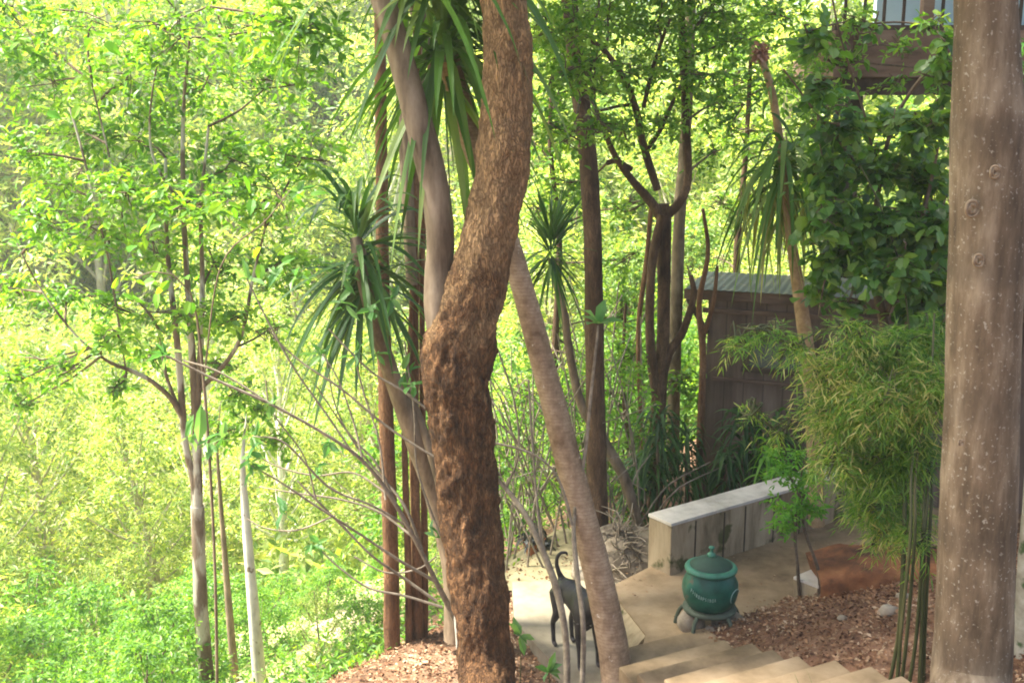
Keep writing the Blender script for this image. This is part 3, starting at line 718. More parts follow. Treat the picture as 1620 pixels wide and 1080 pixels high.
# ------------------------------------------------------------------ raised building at upper right
u0 = PY(1318, 122, 12.5)
rb = thing('raised_house', 'raised timber house with brown deck edge and pale blue wall at upper right', 'house', (u0[0], u0[1], hz(u0[0], u0[1])))
x0, y0, z0 = u0[0], u0[1], u0[2]
ztop = PY(1330, 48, 12.5)[2]
mb = MB(); box(mb, (x0 + 3.2, y0 + .9, (z0 + ztop) / 2), (6.4, 1.8, ztop - z0)); rb_deck = mb.build('deck', M['deck'], rb, smooth=False)
mb = MB()
for k in range(9): box(mb, (x0 + .25 + k * .72, y0 + 1.0, z0 - .06), (.09, 1.5, .115))
box(mb, (x0 + 3.2, y0 + .12, z0 - .1), (6.3, .1, .19)); mb.build('joist', M['dark_wood'], rb, smooth=False)
for k in range(3):
    mb = MB(); xk = x0 + .4 + k * 2.6; gz = hz(xk, y0 + .5)
    box(mb, (xk, y0 + .5, (z0 - .2 + gz - .3) / 2), (.16, .16, z0 - .2 - gz + .3)); mb.build('post', M['dark_wood'], rb, smooth=False)
mb = MB(); box(mb, (x0 + 3.5, y0 + .9, ztop + 1.2), (5.6, .1, 2.36)); mb.build('wall', M['bluewall'], rb, smooth=False)
for k in range(2):
    mb = MB(); box(mb, (x0 + 1.02 + k * 2.0, y0 + .1, ztop + .5), (.12, .12, 1.0)); mb.build('rail_post', M['deck'], rb, smooth=False)
mb = MB(); box(mb, (x0 + 3.2, y0 + .1, ztop + .03), (6.4, .12, .055)); box(mb, (x0 + 3.2, y0 + .1, ztop + 1.03), (6.4, .1, .06))
for k in range(30): box(mb, (x0 + .12 + k * .215, y0 + .1, ztop + .5), (.03, .03, 1.0 - .12))
mb.build('railing', M['dark_wood'], rb, smooth=False)
mb = MB(); box(mb, (x0 + 3.4, y0 + 1.6, ztop + 2.55), (7.2, 5.0, .1), rx=R(-4)); mb.build('roof', M['roof'], rb, smooth=False)

# ------------------------------------------------------------------ named trees
def trunk_px(mb, pts, seg=12, n=None, **kw):
    """pts: (px, py, width_px, Y)"""
    P = [PY(a, b, y) for a, b, w, y in pts]; r = [pxr(w, y) for a, b, w, y in pts]
    tube(mb, P, r, n=n or len(P) * 5, seg=seg, **kw)
    return P
def crown_over(name, parent, mat, c, rad, k, seed_branches, leafL=.16, ns=60, twmat='bark_mid', n=7):
    """unseen crown above the frame, added as shading canopy, on limbs from seed_branches"""
    mb = MB(); tw = MB()
    for i in range(k):
        u = nrm(rng.normal(0, 1, 3)); cc = np.array(c) + u * np.array(rad) * rng.uniform(.35, 1)
        cc[2] = max(cc[2], CZ + 1.0 + .115 * max(cc[1], 0) + .9)
        s = seed_branches[i % len(seed_branches)]
        m = (np.array(s) + cc) / 2 + np.array([0, 0, .3]) + rng.normal(0, .15, 3)
        tube(tw, [s, m, cc], [.045, .03, .012], n=7, seg=5, cap=False)
        clump(mb, cc, (.85, .85, .5), ns, .45, n, leafL, leafL * .5, T_QUAD, twigs=tw)
    mb.build(name, mat, parent, smooth=False); tw.build('limbs', M[twmat], parent)

# main tree
mt = thing('large_tree', 'thick red brown tree with rough bark and pale fork, nearest in the centre', 'tree', PY(768, 1120, 6.15))
P0 = []
mb = MB(); P0 = trunk_px(mb, [(770, 1190, 112, 5.95), (769, 1100, 95, 6.2), (768, 1040, 90, 6.35), (761, 960, 92, 6.4), (752, 880, 95, 6.45), (742, 790, 97, 6.5), (732, 700, 98, 6.5), (726, 640, 101, 6.5), (722, 590, 109, 6.5), (728, 545, 110, 6.5),
                   (747, 480, 96, 6.5), (763, 420, 88, 6.5), (778, 350, 82, 6.5), (792, 280, 81, 6.5), (799, 210, 79, 6.5), (803, 140, 76, 6.5), (803, 70, 72, 6.5), (799, 0, 67, 6.5), (795, -90, 64, 6.5), (800, -260, 56, 6.5), (815, -480, 42, 6.5)],
                   seg=90, n=340, lump=.13, lfreq=8, fine=.085, ffreq=30)
mtt = mb.build('trunk', M['bark_red'], mt)
mb = MB(); PL = trunk_px(mb, [(722, 600, 51, 6.55), (702, 540, 44, 6.55), (692, 490, 41, 6.55), (694, 430, 43, 6.6), (697, 380, 44, 6.6), (690, 310, 44, 6.6), (672, 230, 43, 6.62), (650, 150, 40, 6.65), (628, 70, 38, 6.7), (603, -10, 36, 6.75), (560, -160, 30, 6.9), (500, -360, 22, 7.2)], seg=40, n=150, lump=.05, fine=.02, ffreq=20)
mb.build('limb', M['bark_limb'], mt)
crown_over('crown', mt, M['lf_mid'], (-1.0, 7.4, 8.1), (3.4, 3.6, 1.2), 44, [P0[-1], P0[-2], PL[-1], PL[-1]])  # crown spread enlarged out of view to shade stairs and landing

# right foreground tree
rt = thing('speckled_tree', 'straight grey brown trunk with white specks and round knots at right edge', 'tree', PY(1535, 1200, 4.2))
mb = MB(); PR = trunk_px(mb, [(1533, 1290, 141, 4.1), (1535, 1090, 126, 4.55), (1540, 1000, 123, 4.6), (1545, 880, 120, 4.6), (1549, 760, 117, 4.6), (1553, 640, 112, 4.6), (1556, 520, 110, 4.6), (1560, 400, 110, 4.6), (1562, 300, 108, 4.6), (1562, 200, 106, 4.6), (1561, 100, 96, 4.6), (1559, 0, 89, 4.6), (1553, -200, 83, 4.6), (1543, -700, 56, 4.6)],
                   seg=72, n=260, lump=.04, lfreq=5, fine=.012, ffreq=24)
rtt = mb.build('trunk', M['bark_grey'], rt)
for k, (px, py, s) in enumerate([(1574, 272, .021), (1538, 330, .028), (1548, 412, .022), (1520, 700, .012), (1552, 905, .014)]):
    c = PY(px, py, 4.455); mb = MB()
    for rr, th, dz in ((s, s * .26, 0), (s * .55, s * .3, .002)):
        pts = [c + np.array([rr * math.cos(t) * .9, 0, rr * math.sin(t) * 1.15]) + np.array([0, .003 * math.cos(3 * t) + dz, 0]) for t in np.linspace(0, 2 * math.pi * .97, 18)]
        tube(mb, pts, [th] * 18, n=30, seg=7)
    mb.build('knot', M['bark_mid'], rt)
crown_over('crown', rt, M['lf_mid'], (1.0, 4.8, 8.3), (3.0, 3.0, 1.2), 26, [PR[-1], PR[-2]])
# mossy trunk sliver
ms = thing('mossy_tree', 'pale mossy trunk partly showing at the far right edge', 'tree', PY(1625, 1120, 5.4))
mb = MB(); PM = trunk_px(mb, [(1630, 1240, 60, 5.3), (1626, 1080, 50, 5.4), (1631, 950, 48, 5.4), (1640, 800, 44, 5.4), (1655, 600, 42, 5.4), (1680, 300, 40, 5.4), (1700, -100, 36, 5.5), (1700, -500, 25, 5.5)], seg=32, n=90, lump=.08, fine=.03)
mb.build('trunk', M['moss_bark'], ms)
crown_over('crown', ms, M['lf_mid'], (4.6, 7.2, 7.6), (1.8, 2.0, 1.0), 8, [PM[-1]])

# ---- dracaenas
def head(mb, c, n, L, W, rad=.05, zs=.15, lo=-.9, hi=1.4, droop=(.3, .9)):
    d = rng.normal(0, 1, (n, 3)); d[:, :2] = nrm(d[:, :2]); d[:, 2] = rng.uniform(lo, hi, n)
    off = np.c_[d[:, :2] * rad, rng.uniform(-zs, zs, n) + .1 * d[:, 2]]
    ribbons(mb, np.array(c) + off, d, L * rng.uniform(.65, 1.1, n), W * rng.uniform(.75, 1.15, n), rng.uniform(*droop, n))
ld = thing('leaning_dracaena', 'leaning smooth ringed trunk crossing behind the big trunk to a top head of strap leaves', 'dracaena', PZ(985, 1140, -.25))
mb = MB(); trunk_px(mb, [(992, 1200, 66, 6.6), (978, 1085, 56, 6.9), (968, 1010, 50, 7.0), (944, 900, 47, 7.05), (915, 790, 45, 7.1), (886, 680, 42, 7.15), (855, 560, 37, 7.2), (828, 460, 35, 7.2), (805, 385, 34, 7.2), (775, 300, 34, 7.2), (745, 220, 34, 7.15), (722, 140, 33, 7.1), (708, 90, 33, 7.0)],
                    seg=36, n=170, lump=.05, fine=.02, ffreq=18)
mb.build('trunk', M['bark_ring'], ld)
mb = MB(); head(mb, PY(702, 70, 7.0), 110, .84, .058, rad=.05, zs=.2, lo=-1.3, hi=1.2, droop=(.3, .85))
head(mb, PY(712, -40, 7.0), 60, .92, .07, rad=.05, zs=.2, lo=-.6, hi=1.5, droop=(.4, 1.0))
head(mb, PY(640, -60, 6.6), 26, .9, .05, rad=.05, zs=.15, lo=-.5, hi=.8, droop=(.5, 1.2))
mb.build('leaf_head', M['lf_strap'], ld, smooth=False)

d2 = thing('bushy_dracaena', 'dark strap leaved dracaena left of the big trunk with drooping lower leaves', 'dracaena', (PY(700, 960, 7.8)[0], 7.8, hz(PY(700, 960, 7.8)[0], 7.8)))
mb = MB(); trunk_px(mb, [(722, 1010, 40, 7.8), (716, 900, 36, 7.8), (690, 790, 34, 7.8), (655, 690, 32, 7.7), (622, 600, 27, 7.6), (596, 520, 24, 7.5), (580, 460, 24, 7.4), (568, 400, 22, 7.35), (562, 375, 18, 7.35)], seg=20, n=80, lump=.08, fine=.03)
mb.build('trunk', M['bark_mid'], d2)
mb = MB(); head(mb, PY(572, 425, 7.35), 100, .68, .045, rad=.05, zs=.2, lo=-1.3, hi=.9, droop=(.25, .8))
head(mb, PY(566, 385, 7.35), 38, .78, .045, rad=.04, zs=.1, lo=.1, hi=2.2, droop=(.3, .8)); mb.build('leaf_head', M['lf_strap_dk'], d2, smooth=False)

d3 = thing('slender_dracaena', 'small spiky headed dracaena on a thin curved stem, just right of the big trunk', 'dracaena', PY(1012, 838, 9.6))
mb = MB(); trunk_px(mb, [(1014, 845, 16, 9.7), (1005, 810, 16, 9.7), (985, 750, 18, 9.7), (950, 690, 18, 9.7), (920, 640, 15, 9.7), (903, 570, 13, 9.7), (893, 500, 12, 9.7), (882, 455, 12, 9.7), (873, 410, 13, 9.7)], seg=12, n=60, lump=.1)
mb.build('trunk', M['bark_mid'], d3)
mb = MB(); head(mb, PY(872, 405, 9.7), 150, .62, .026, rad=.04, zs=.08, lo=-.9, hi=2.2, droop=(.05, .5)); mb.build('leaf_head', M['lf_strap_dk'], d3, smooth=False)

d4 = thing('tall_dracaena', 'tall dracaena with drooping pale strap leaves above the hut roof', 'dracaena', PY(1290, 800, 9.3))
mb = MB(); trunk_px(mb, [(1292, 830, 26, 9.3), (1288, 700, 25, 9.3), (1280, 580, 24, 9.3), (1268, 490, 22, 9.3), (1256, 410, 18, 9.3), (1246, 340, 14, 9.3), (1240, 270, 13, 9.3), (1222, 150, 12, 9.3), (1205, 95, 10, 9.3)], seg=14, n=70, lump=.06)
mb.build('trunk', surf('bark_ochre', [(.16, .1, .05), (.27, .18, .09), (.36, .26, .15)], scale=14, bump=.4), d4)
mb = MB(); head(mb, PY(1240, 262, 9.3), 85, .72, .045, rad=.04, zs=.12, lo=-.6, hi=1.1, droop=(.7, 1.4)); head(mb, PY(1215, 150, 9.3), 26, .35, .03, rad=.03, zs=.15, lo=-.3, hi=2, droop=(.3, .9))
mb.build('leaf_head', M['lf_strap'], d4, smooth=False)
mb = MB(); n = 60; d = rng.normal(0, .35, (n, 3)); d[:, 2] = -1; c = PY(1228, 300, 9.35)
ribbons(mb, c + rng.normal(0, 1, (n, 3)) * [.14, .1, .08], d, rng.uniform(.4, .75, n), .028, .25); mb.build('leaf_skirt', M['lf_skirt'], d4, smooth=False)
mb = MB(); clump(mb, PY(1202, 80, 9.3), (.06, .06, .07), 40, .06, 5, .05, .03, T_FINE); mb.build('dry_flower', M['lf_dry'], d4)

# ---- other trunks, standing on the terrain
def simple_tree(name, label, cat, stems, mat, group=None, seg=14, crown=None, foot=None, **kw):
    px, py, w, Y = stems[0][0]
    P = PY(px, py, Y); e = thing(name, label, cat, (P[0], P[1], P[2]), group)
    ends = []
    mb = MB()
    for s in stems: ends.append(trunk_px(mb, s, seg=seg, n=len(s) * 7, lump=.08, fine=.03, **kw)[-1])
    mb.build('trunk', M[mat], e)
    return e, ends
LIMB = {}
def add_limbs(e, limbs, mat, name='limbs'):
    mb = MB()
    for s in limbs:
        LIMB.setdefault(e.name, []).append(smooth_path(trunk_px(mb, s, seg=8, n=len(s) * 5, lump=.08), [1] * len(s), 40)[0])
    return mb.build(name, M[mat], e)
def join_mesh(ob, mb, mat):
    # adds the twigs to the limbs they grow from, in one mesh
    t = mb.build('tmp', mat, ob.parent); bmx = _bm.new(); bmx.from_mesh(ob.data); n0 = len(bmx.faces); bmx.from_mesh(t.data)
    ob.data.materials.append(mat); bmx.faces.ensure_lookup_table()
    for f_ in bmx.faces[n0:]: f_.material_index = len(ob.data.materials) - 1
    bmx.to_mesh(ob.data); bmx.free(); bpy.data.objects.remove(t)
def crown_px(e, mat, clumps, name='crown', twig='twig_dark'):
    """clumps: (px,py,Y,rx_px,ry_px,nsprays,leafL)"""
    mb = MB(); tw = MB()
    for (px, py, Y, rx, ry, ns, lL) in clumps:
        c = PY(px, py, Y); s = Y * 1.03 / F
        if e.name in LIMB:
            Q = np.concatenate(LIMB[e.name]); dd = np.linalg.norm(Q - c - [0, 0, -.15], axis=1); q = Q[dd.argmin()]
            tube(tw, [q, (q + c) / 2 + rng.normal(0, .04, 3), c], [.014, .011, .007], n=7, seg=5, cap=False)
        clump(mb, c, (rx * s, max(rx, ry) * s * .8, ry * s), ns, lL * 3.0, 7, lL, lL * .5, T_FINE, twigs=tw, surf=.45)
    o = mb.build(name, M[mat], e, smooth=False)
    if tw.v:
        lim = sorted([ch for ch in e.children if ch.name.startswith(('limbs', 'trunk'))], key=lambda q: (not q.name.startswith('limbs')) if e.name not in ('dark_trunk_tree',) else q.name.startswith('limbs'))
        join_mesh(lim[0], tw, M[twig])
    return o

t6, ends = simple_tree('dark_trunk_tree', 'straight dark brown trunk right of the leaning pale trunk', 'tree',
    [[(946, 905, 40, 9.4), (946, 870, 38, 9.4), (944, 760, 34, 9.4), (942, 640, 31, 9.4), (940, 500, 30, 9.4), (938, 380, 28, 9.4), (930, 250, 28, 9.5), (918, 150, 26, 9.6), (905, 40, 24, 9.7), (890, -120, 22, 9.8), (880, -330, 16, 10)]], 'bark_brown')
crown_over('crown', t6, M['lf_mid'], (-.2, 11.5, 8.0), (2.8, 2.2, 1.3), 18, ends)

t7, ends = simple_tree('forked_tree', 'dark twin stemmed tree forking below the canopy, left of the hut', 'tree',
    [[(1036, 810, 24, 10.6), (1038, 740, 24, 10.6), (1042, 640, 25, 10.6), (1048, 560, 20, 10.6), (1050, 470, 21, 10.6), (1050, 390, 23, 10.6), (1050, 340, 24, 10.6), (1050, 322, 16, 10.6)],
     [(1040, 640, 16, 10.6), (1030, 560, 15, 10.55), (1028, 480, 14, 10.5), (1034, 400, 14, 10.5), (1048, 340, 15, 10.5)],
     [(1044, 610, 16, 10.6), (1058, 560, 15, 10.6), (1080, 525, 13, 10.6), (1097, 470, 10, 10.6), (1093, 435, 7, 10.6)]], 'bark_brown')
add_limbs(t7, [[(1048, 350, 16, 10.6), (1030, 320, 15, 10.5), (1000, 285, 11, 10.4), (975, 250, 10, 10.3), (955, 205, 8, 10.2), (935, 150, 6, 10.1)],
               [(1050, 345, 16, 10.6), (1075, 320, 14, 10.6), (1088, 285, 13, 10.6), (1085, 200, 13, 10.6), (1082, 120, 12, 10.6), (1078, 20, 11, 10.6), (1075, -80, 9, 10.6)],
               [(1040, 300, 12, 10.5), (1018, 230, 12, 10.4), (1008, 180, 11, 10.3), (990, 130, 9, 10.2), (960, 85, 8, 10.1), (930, 60, 6, 10)],
               [(1000, 268, 8, 10.4), (975, 255, 8, 10.4), (960, 258, 9, 10.4)],
               [(1022, 240, 7, 10.4), (1045, 205, 7, 10.4), (1065, 160, 6, 10.4)],
               [(1018, 170, 7, 10.3), (1035, 100, 6, 10.3), (1060, 30, 5, 10.3)],
               [(1008, 165, 6, 10.3), (980, 168, 5, 10.3), (950, 175, 4, 10.3)]], 'bark_brown')
LIMB[t6.name] = [smooth_path([PY(918, 150, 9.6), PY(905, 40, 9.7), PY(890, -120, 9.8)], [1, 1, 1], 40)[0]]
crown_px(t6, 'lf_mid', [(905, 30, 9.0, 50, 45, 44, .08), (930, 110, 9.1, 45, 40, 34, .08), (890, 120, 9.0, 35, 40, 26, .08), (945, 190, 9.1, 32, 30, 16, .08), (905, 210, 9.0, 25, 25, 10, .08), (860, 40, 9.0, 30, 40, 20, .08)], name='low_sprays')
crown_px(t7, 'lf_mid', [(900, 60, 10.2, 60, 60, 70, .075), (960, 20, 10.3, 60, 50, 80, .075), (1040, 40, 10.4, 60, 55, 90, .075), (1110, 30, 10.6, 60, 55, 90, .075), (1170, 60, 10.8, 50, 55, 70, .075), (1000, 110, 10.2, 55, 35, 60, .07),
                        (1090, 120, 10.4, 60, 45, 80, .075), (940, 140, 10, 45, 40, 50, .07), (1145, 160, 10.8, 45, 45, 50, .07), (1045, 190, 10.4, 50, 35, 45, .07), (985, 200, 10.1, 45, 30, 40, .07), (880, 200, 10.1, 35, 40, 40, .07),
                        (900, 290, 10.8, 45, 30, 35, .07), (1130, 240, 11, 40, 35, 30, .07), (1000, 320, 11.2, 45, 25, 22, .07), (1070, -30, 10.5, 90, 40, 90, .08), (940, -40, 10.2, 90, 40, 90, .08)])

t8, _ = simple_tree('pale_trunk_tree', 'light brown trunk just behind the forked dark tree', 'tree',
    [[(1062, 800, 22, 12), (1066, 640, 20, 12), (1070, 480, 20, 12), (1076, 330, 18, 12), (1085, 200, 17, 12), (1092, 50, 15, 12), (1095, -150, 12, 12)]], 'bark_mid')
crown_over('crown', t8, M['lf_mid'], (2.2, 13.0, 8.4), (2.0, 1.6, 1.1), 8, [_[0]])
def leafy(label, stem, clumps, mat='lf_mid', Yj=.5):
    e, _e = simple_tree('leafy_tree', label, 'tree', [stem], 'bark_brown', seg=9)
    LIMB[e.name] = [smooth_path([PY(a, b, y) for a, b, w, y in stem], [1] * len(stem), 60)[0][20:]]
    crown_px(e, mat, [(px, py, stem[0][3] + rng.uniform(-Yj, Yj), rx, ry, ns, lL) for px, py, rx, ry, ns, lL in clumps])
leafy('leafy tree filling the gap between the big trunk and the straight dark trunk', [(880, 760, 12, 12), (878, 560, 11, 12), (885, 380, 9, 12), (870, 220, 7, 12), (880, 60, 4, 12)],
      [(860, 60, 45, 45, 34, .09), (890, 150, 50, 40, 36, .09), (860, 240, 40, 40, 26, .09), (905, 300, 45, 35, 22, .09), (850, 330, 25, 30, 10, .08), (975, 330, 40, 30, 16, .08), (990, 410, 40, 35, 16, .08), (870, 520, 40, 30, 10, .08), (980, 500, 35, 35, 16, .08), (985, 590, 40, 30, 24, .08), (890, 620, 30, 30, 10, .08)])
leafy('low leafy tree whose crown fills the gap below the small spiky dracaena head', [(1000, 800, 10, 11.6), (995, 700, 9, 11.6), (985, 600, 7, 11.6), (990, 480, 4, 11.6)],
      [(975, 640, 36, 36, 40, .085), (1000, 560, 40, 40, 46, .085), (985, 480, 36, 34, 30, .08), (1020, 690, 30, 30, 26, .085), (905, 620, 36, 36, 26, .085), (900, 700, 34, 30, 22, .085), (830, 620, 34, 36, 24, .085), (830, 540, 30, 34, 18, .085), (990, 740, 34, 26, 26, .085), (1080, 600, 30, 34, 22, .085)])
leafy('leafy tree rising behind the tall dracaena above the hut roof', [(1180, 800, 14, 13.5), (1175, 600, 13, 13.5), (1165, 420, 11, 13.5), (1180, 240, 8, 13.5), (1190, 40, 5, 13.5)],
      [(1150, 30, 55, 45, 44, .1), (1230, 20, 55, 45, 50, .1), (1290, 60, 45, 50, 40, .1), (1160, 120, 50, 40, 36, .1), (1240, 130, 55, 45, 44, .1), (1290, 190, 40, 45, 34, .1), (1170, 210, 45, 40, 24, .1), (1250, 230, 45, 40, 26, .1), (1200, 300, 50, 35, 18, .1), (1140, 320, 35, 30, 10, .09), (1280, 330, 40, 40, 22, .1), (1060, 440, 30, 25, 8, .08), (1140, 410, 30, 20, 8, .08)])
leafy('leafy tree whose sprays hang in front of the raised deck', [(1300, 700, 12, 11.4), (1305, 500, 10, 11.4), (1310, 300, 8, 11.4), (1330, 150, 6, 11.4), (1360, 40, 3, 11.4)],
      [(1290, 70, 40, 40, 30, .1), (1340, 95, 34, 24, 14, .1), (1350, 30, 40, 22, 14, .1), (1420, 75, 40, 16, 9, .1), (1470, 40, 30, 26, 12, .1), (1480, 110, 22, 20, 12, .1), (1300, 150, 36, 30, 24, .1), (1420, 130, 45, 14, 8, .1), (1310, 230, 30, 30, 14, .1)], 'lf_mid', .2)
leafy('dense dark green leafy tree behind the speckled trunk below the raised house', [(1500, 700, 18, 10.5), (1490, 500, 15, 10.5), (1470, 330, 11, 10.5), (1480, 160, 6, 10.5)],
      [(1330, 170, 35, 22, 12, .11), (1420, 195, 50, 20, 18, .11), (1370, 240, 50, 35, 16, .1), (1440, 260, 50, 40, 22, .1), (1350, 320, 45, 35, 18, .1), (1430, 340, 50, 40, 24, .1), (1500, 300, 50, 60, 28, .1), (1380, 400, 50, 35, 20, .1), (1460, 420, 40, 35, 22, .1), (1612, 120, 14, 60, 24, .09), (1615, 300, 12, 80, 24, .09), (1612, 620, 12, 80, 24, .09)], 'lf_shade', .25)
simple_tree('thin_tree', 'thin bare stem left of the forked dark tree', 'tree', [[(1020, 800, 9, 11), (1014, 650, 8, 11), (1010, 520, 8, 11), (1022, 420, 8, 11), (1030, 330, 7, 11)]], 'bark_rust')
simple_tree('thin_tree', 'slim rust brown stem standing against the left hut corner', 'tree', [[(1104, 790, 13, 10.8), (1108, 680, 12, 10.8), (1112, 560, 11, 10.8), (1106, 480, 9, 10.8), (1120, 400, 7, 10.8), (1112, 330, 5, 10.8)], [(1110, 540, 9, 10.8), (1128, 480, 7, 10.8), (1135, 420, 5, 10.8)]], 'bark_rust')

# left of main trunk
t9, ends = simple_tree('rust_trunk_tree', 'straight rusty trunk, leftmost of the pair left of the big trunk', 'tree',
    [[(622, 1040, 28, 8.0), (620, 1000, 27, 8.0), (619, 900, 26, 8.0), (615, 780, 25, 8.0), (611, 660, 24, 8.0), (607, 520, 22, 8.0), (605, 400, 20, 8.0), (604, 280, 19, 8.0), (602, 140, 18, 8.0), (600, -50, 16, 8.1), (598, -260, 12, 8.2)]], 'bark_rust')
crown_over('crown', t9, M['lf_left'], (-2.2, 9.6, 7.6), (2.0, 2.0, 1.1), 10, ends)
t10, ends = simple_tree('fluted_tree', 'fluted rusty trunk of joined stems beside the big trunk', 'tree',
    [[(662, 1045, 20, 8.1), (660, 960, 18, 8.1), (658, 850, 17, 8.1), (655, 700, 16, 8.1), (655, 520, 15, 8.1), (656, 380, 15, 8.1), (657, 240, 14, 8.1), (660, 60, 13, 8.1), (662, -200, 10, 8.2)],
     [(648, 1050, 14, 8.05), (646, 900, 12, 8.05), (642, 780, 11, 8.05), (640, 660, 9, 8.05), (648, 560, 8, 8.05), (652, 450, 7, 8.05)],
     [(670, 1045, 14, 8.15), (672, 900, 12, 8.15), (670, 760, 11, 8.15), (668, 600, 10, 8.15), (668, 420, 9, 8.15), (672, 300, 8, 8.15), (680, 100, 7, 8.15)]], 'bark_rust')
crown_over('crown', t10, M['lf_left'], (-.9, 10.2, 8.6), (1.6, 1.8, 1.0), 8, ends)
simple_tree('pale_pole_tree', 'narrow whitish trunk hugging the left side of the big trunk', 'tree', [[(728, 1040, 11, 6.9), (722, 950, 12, 6.9), (714, 870, 10, 6.95), (706, 790, 7, 7.0), (696, 700, 5, 7.0), (688, 620, 4, 7.0)]], 'bark_white')
simple_tree('brown_sapling', 'mid brown leaning stem between the fluted trunk and the big trunk', 'tree', [[(742, 1010, 24, 7.5), (726, 900, 21, 7.55), (706, 800, 19, 7.6), (684, 720, 17, 7.65), (655, 640, 13, 7.7), (640, 590, 9, 7.7)]], 'bark_mid')

# left near tree with multi stems and pale base
def down(px, Y, extra=0):   # pixel row where the terrain is met at depth Y
    x = (px - 810) / F * Y * 1.0
    z = hz(x, Y); d = (z - CZ) / Y
    # invert projection: py from elevation
    a = math.atan(d) + PITCH
    return 540 - F * math.tan(a) + extra
lt, ends = simple_tree('slender_valley_tree', 'slender tree with pale lower trunk splitting into thin dark stems at left', 'tree',
    [[(342, down(342, 10, 12), 30, 10), (334, 1150, 27, 10), (326, 1060, 25, 10), (318, 960, 23, 10), (314, 860, 22, 10), (312, 800, 22, 10)]], 'bark_patchy')
add_limbs(lt, [[(312, 810, 18, 10), (306, 760, 13, 10), (293, 700, 11, 10), (288, 640, 12, 10), (282, 560, 11, 10), (270, 450, 9, 10), (264, 380, 7, 10), (262, 250, 5, 10)],
               [(312, 810, 20, 10), (312, 740, 15, 10), (310, 660, 15, 10), (304, 560, 12, 10), (296, 440, 9, 10), (290, 320, 8, 10), (290, 180, 6, 10), (300, 60, 4, 10)],
               [(312, 640, 12, 10), (318, 540, 10, 10), (320, 440, 8, 10), (318, 330, 6, 10), (330, 200, 4, 10)],
               [(288, 660, 10, 10), (270, 630, 9, 9.9), (240, 603, 8, 9.8), (205, 585, 7, 9.7), (172, 572, 6, 9.6), (120, 530, 4, 9.5), (60, 450, 3, 9.4), (15, 360, 2, 9.4)],
               [(280, 640, 7, 10), (262, 590, 6, 9.9), (250, 520, 5, 9.9), (215, 470, 4, 9.8)],
               [(172, 410, 3, 9.6), (150, 320, 4, 9.6), (125, 220, 4, 9.6), (110, 170, 3, 9.6)],
               [(200, 590, 3, 9.7), (172, 410, 3, 9.6)],
               [(312, 620, 8, 10), (360, 570, 7, 10), (385, 520, 6, 10), (400, 440, 5, 10), (420, 360, 3, 10)],
               [(200, 380, 3, 9.8), (185, 300, 3, 9.8), (145, 130, 3, 9.8)],
               [(290, 330, 5, 10), (240, 240, 4, 9.9), (245, 120, 3, 9.8), (275, 40, 3, 9.8), (330, 10, 3, 9.8)]], 'bark_patchy')
cl = []
L_ = [(40, 30, 90, 60), (150, 30, 90, 55), (270, 40, 90, 55), (390, 50, 80, 60), (480, 40, 70, 60), (90, 120, 75, 50), (200, 130, 80, 55), (320, 140, 85, 55), (440, 150, 75, 55), (130, 210, 75, 45), (60, 240, 50, 40), (240, 220, 80, 50), (360, 240, 85, 50), (470, 240, 60, 50),
      (100, 300, 60, 40), (190, 300, 70, 45), (300, 320, 80, 45), (410, 330, 70, 45), (60, 350, 60, 35), (160, 380, 60, 40), (250, 400, 75, 40), (350, 420, 75, 40), (450, 420, 60, 40), (30, 450, 45, 25), (100, 470, 55, 30), (190, 480, 65, 32), (280, 490, 70, 30), (370, 500, 45, 25), (430, 520, 40, 25),
      (70, 560, 35, 20), (20, 600, 28, 22), (110, 570, 30, 15), (160, 520, 40, 22), (40, 640, 22, 12), (200, 610, 25, 15), (240, 560, 40, 18), (340, 560, 35, 15)]
for (px, py, rx, ry) in L_:
    Y = 9.8 + rng.uniform(-.9, .9)
    cl.append((px + rng.normal(0, 8), py + rng.normal(0, 8), Y, rx * 1.1, ry * 1.1, int(7 + rx * ry / 72), rng.uniform(.065, .115)))
crown_px(lt, 'lf_left', cl)
# bright big leaves nearest the camera
nb = thing('bright_leaf_branch_tree', 'thin sapling with large bright lime leaves hanging at upper left', 'tree', (PY(330, 900, 8.6)[0], 8.6, hz(PY(330, 900, 8.6)[0], 8.6)))
mb = MB(); trunk_px(mb, [(345, 1240, 6, 8.6), (340, 900, 5, 8.6), (322, 600, 5, 8.6), (300, 460, 3, 8.5), (250, 430, 2, 8.4), (210, 440, 1.5, 8.4)], seg=6); trunk_px(mb, [(322, 600, 3, 8.6), (350, 420, 2.5, 8.5), (420, 350, 2, 8.4), (460, 300, 1.5, 8.4)], seg=6); mb.build('trunk', M['bark_mid'], nb)
mb = MB(); pts = np.array([PY(x + rng.normal(0, 22), y + rng.normal(0, 16), 8.4 + rng.normal(0, .2)) for x, y in [(230, 460), (245, 440), (300, 440), (220, 350), (350, 340), (330, 330), (200, 155), (455, 285), (460, 310), (440, 430), (430, 400), (200, 470), (270, 480), (155, 360), (95, 170), (395, 300), (170, 70), (120, 60)] for _ in range(3)])
D = rng.normal(0, 1, pts.shape); D[:, 2] -= .3; U = rng.normal(0, .6, pts.shape) + [0, -.6, .8]
leaves(mb, pts, D, U, rng.uniform(.07, .15, len(pts)), rng.uniform(.045, .085, len(pts)), T_ROUND); mb.build('leaves', leafmat('lime_leaf', [(.06, .19, .02), (.11, .27, .03), (.2, .33, .04)], trans=.5), nb, smooth=False)

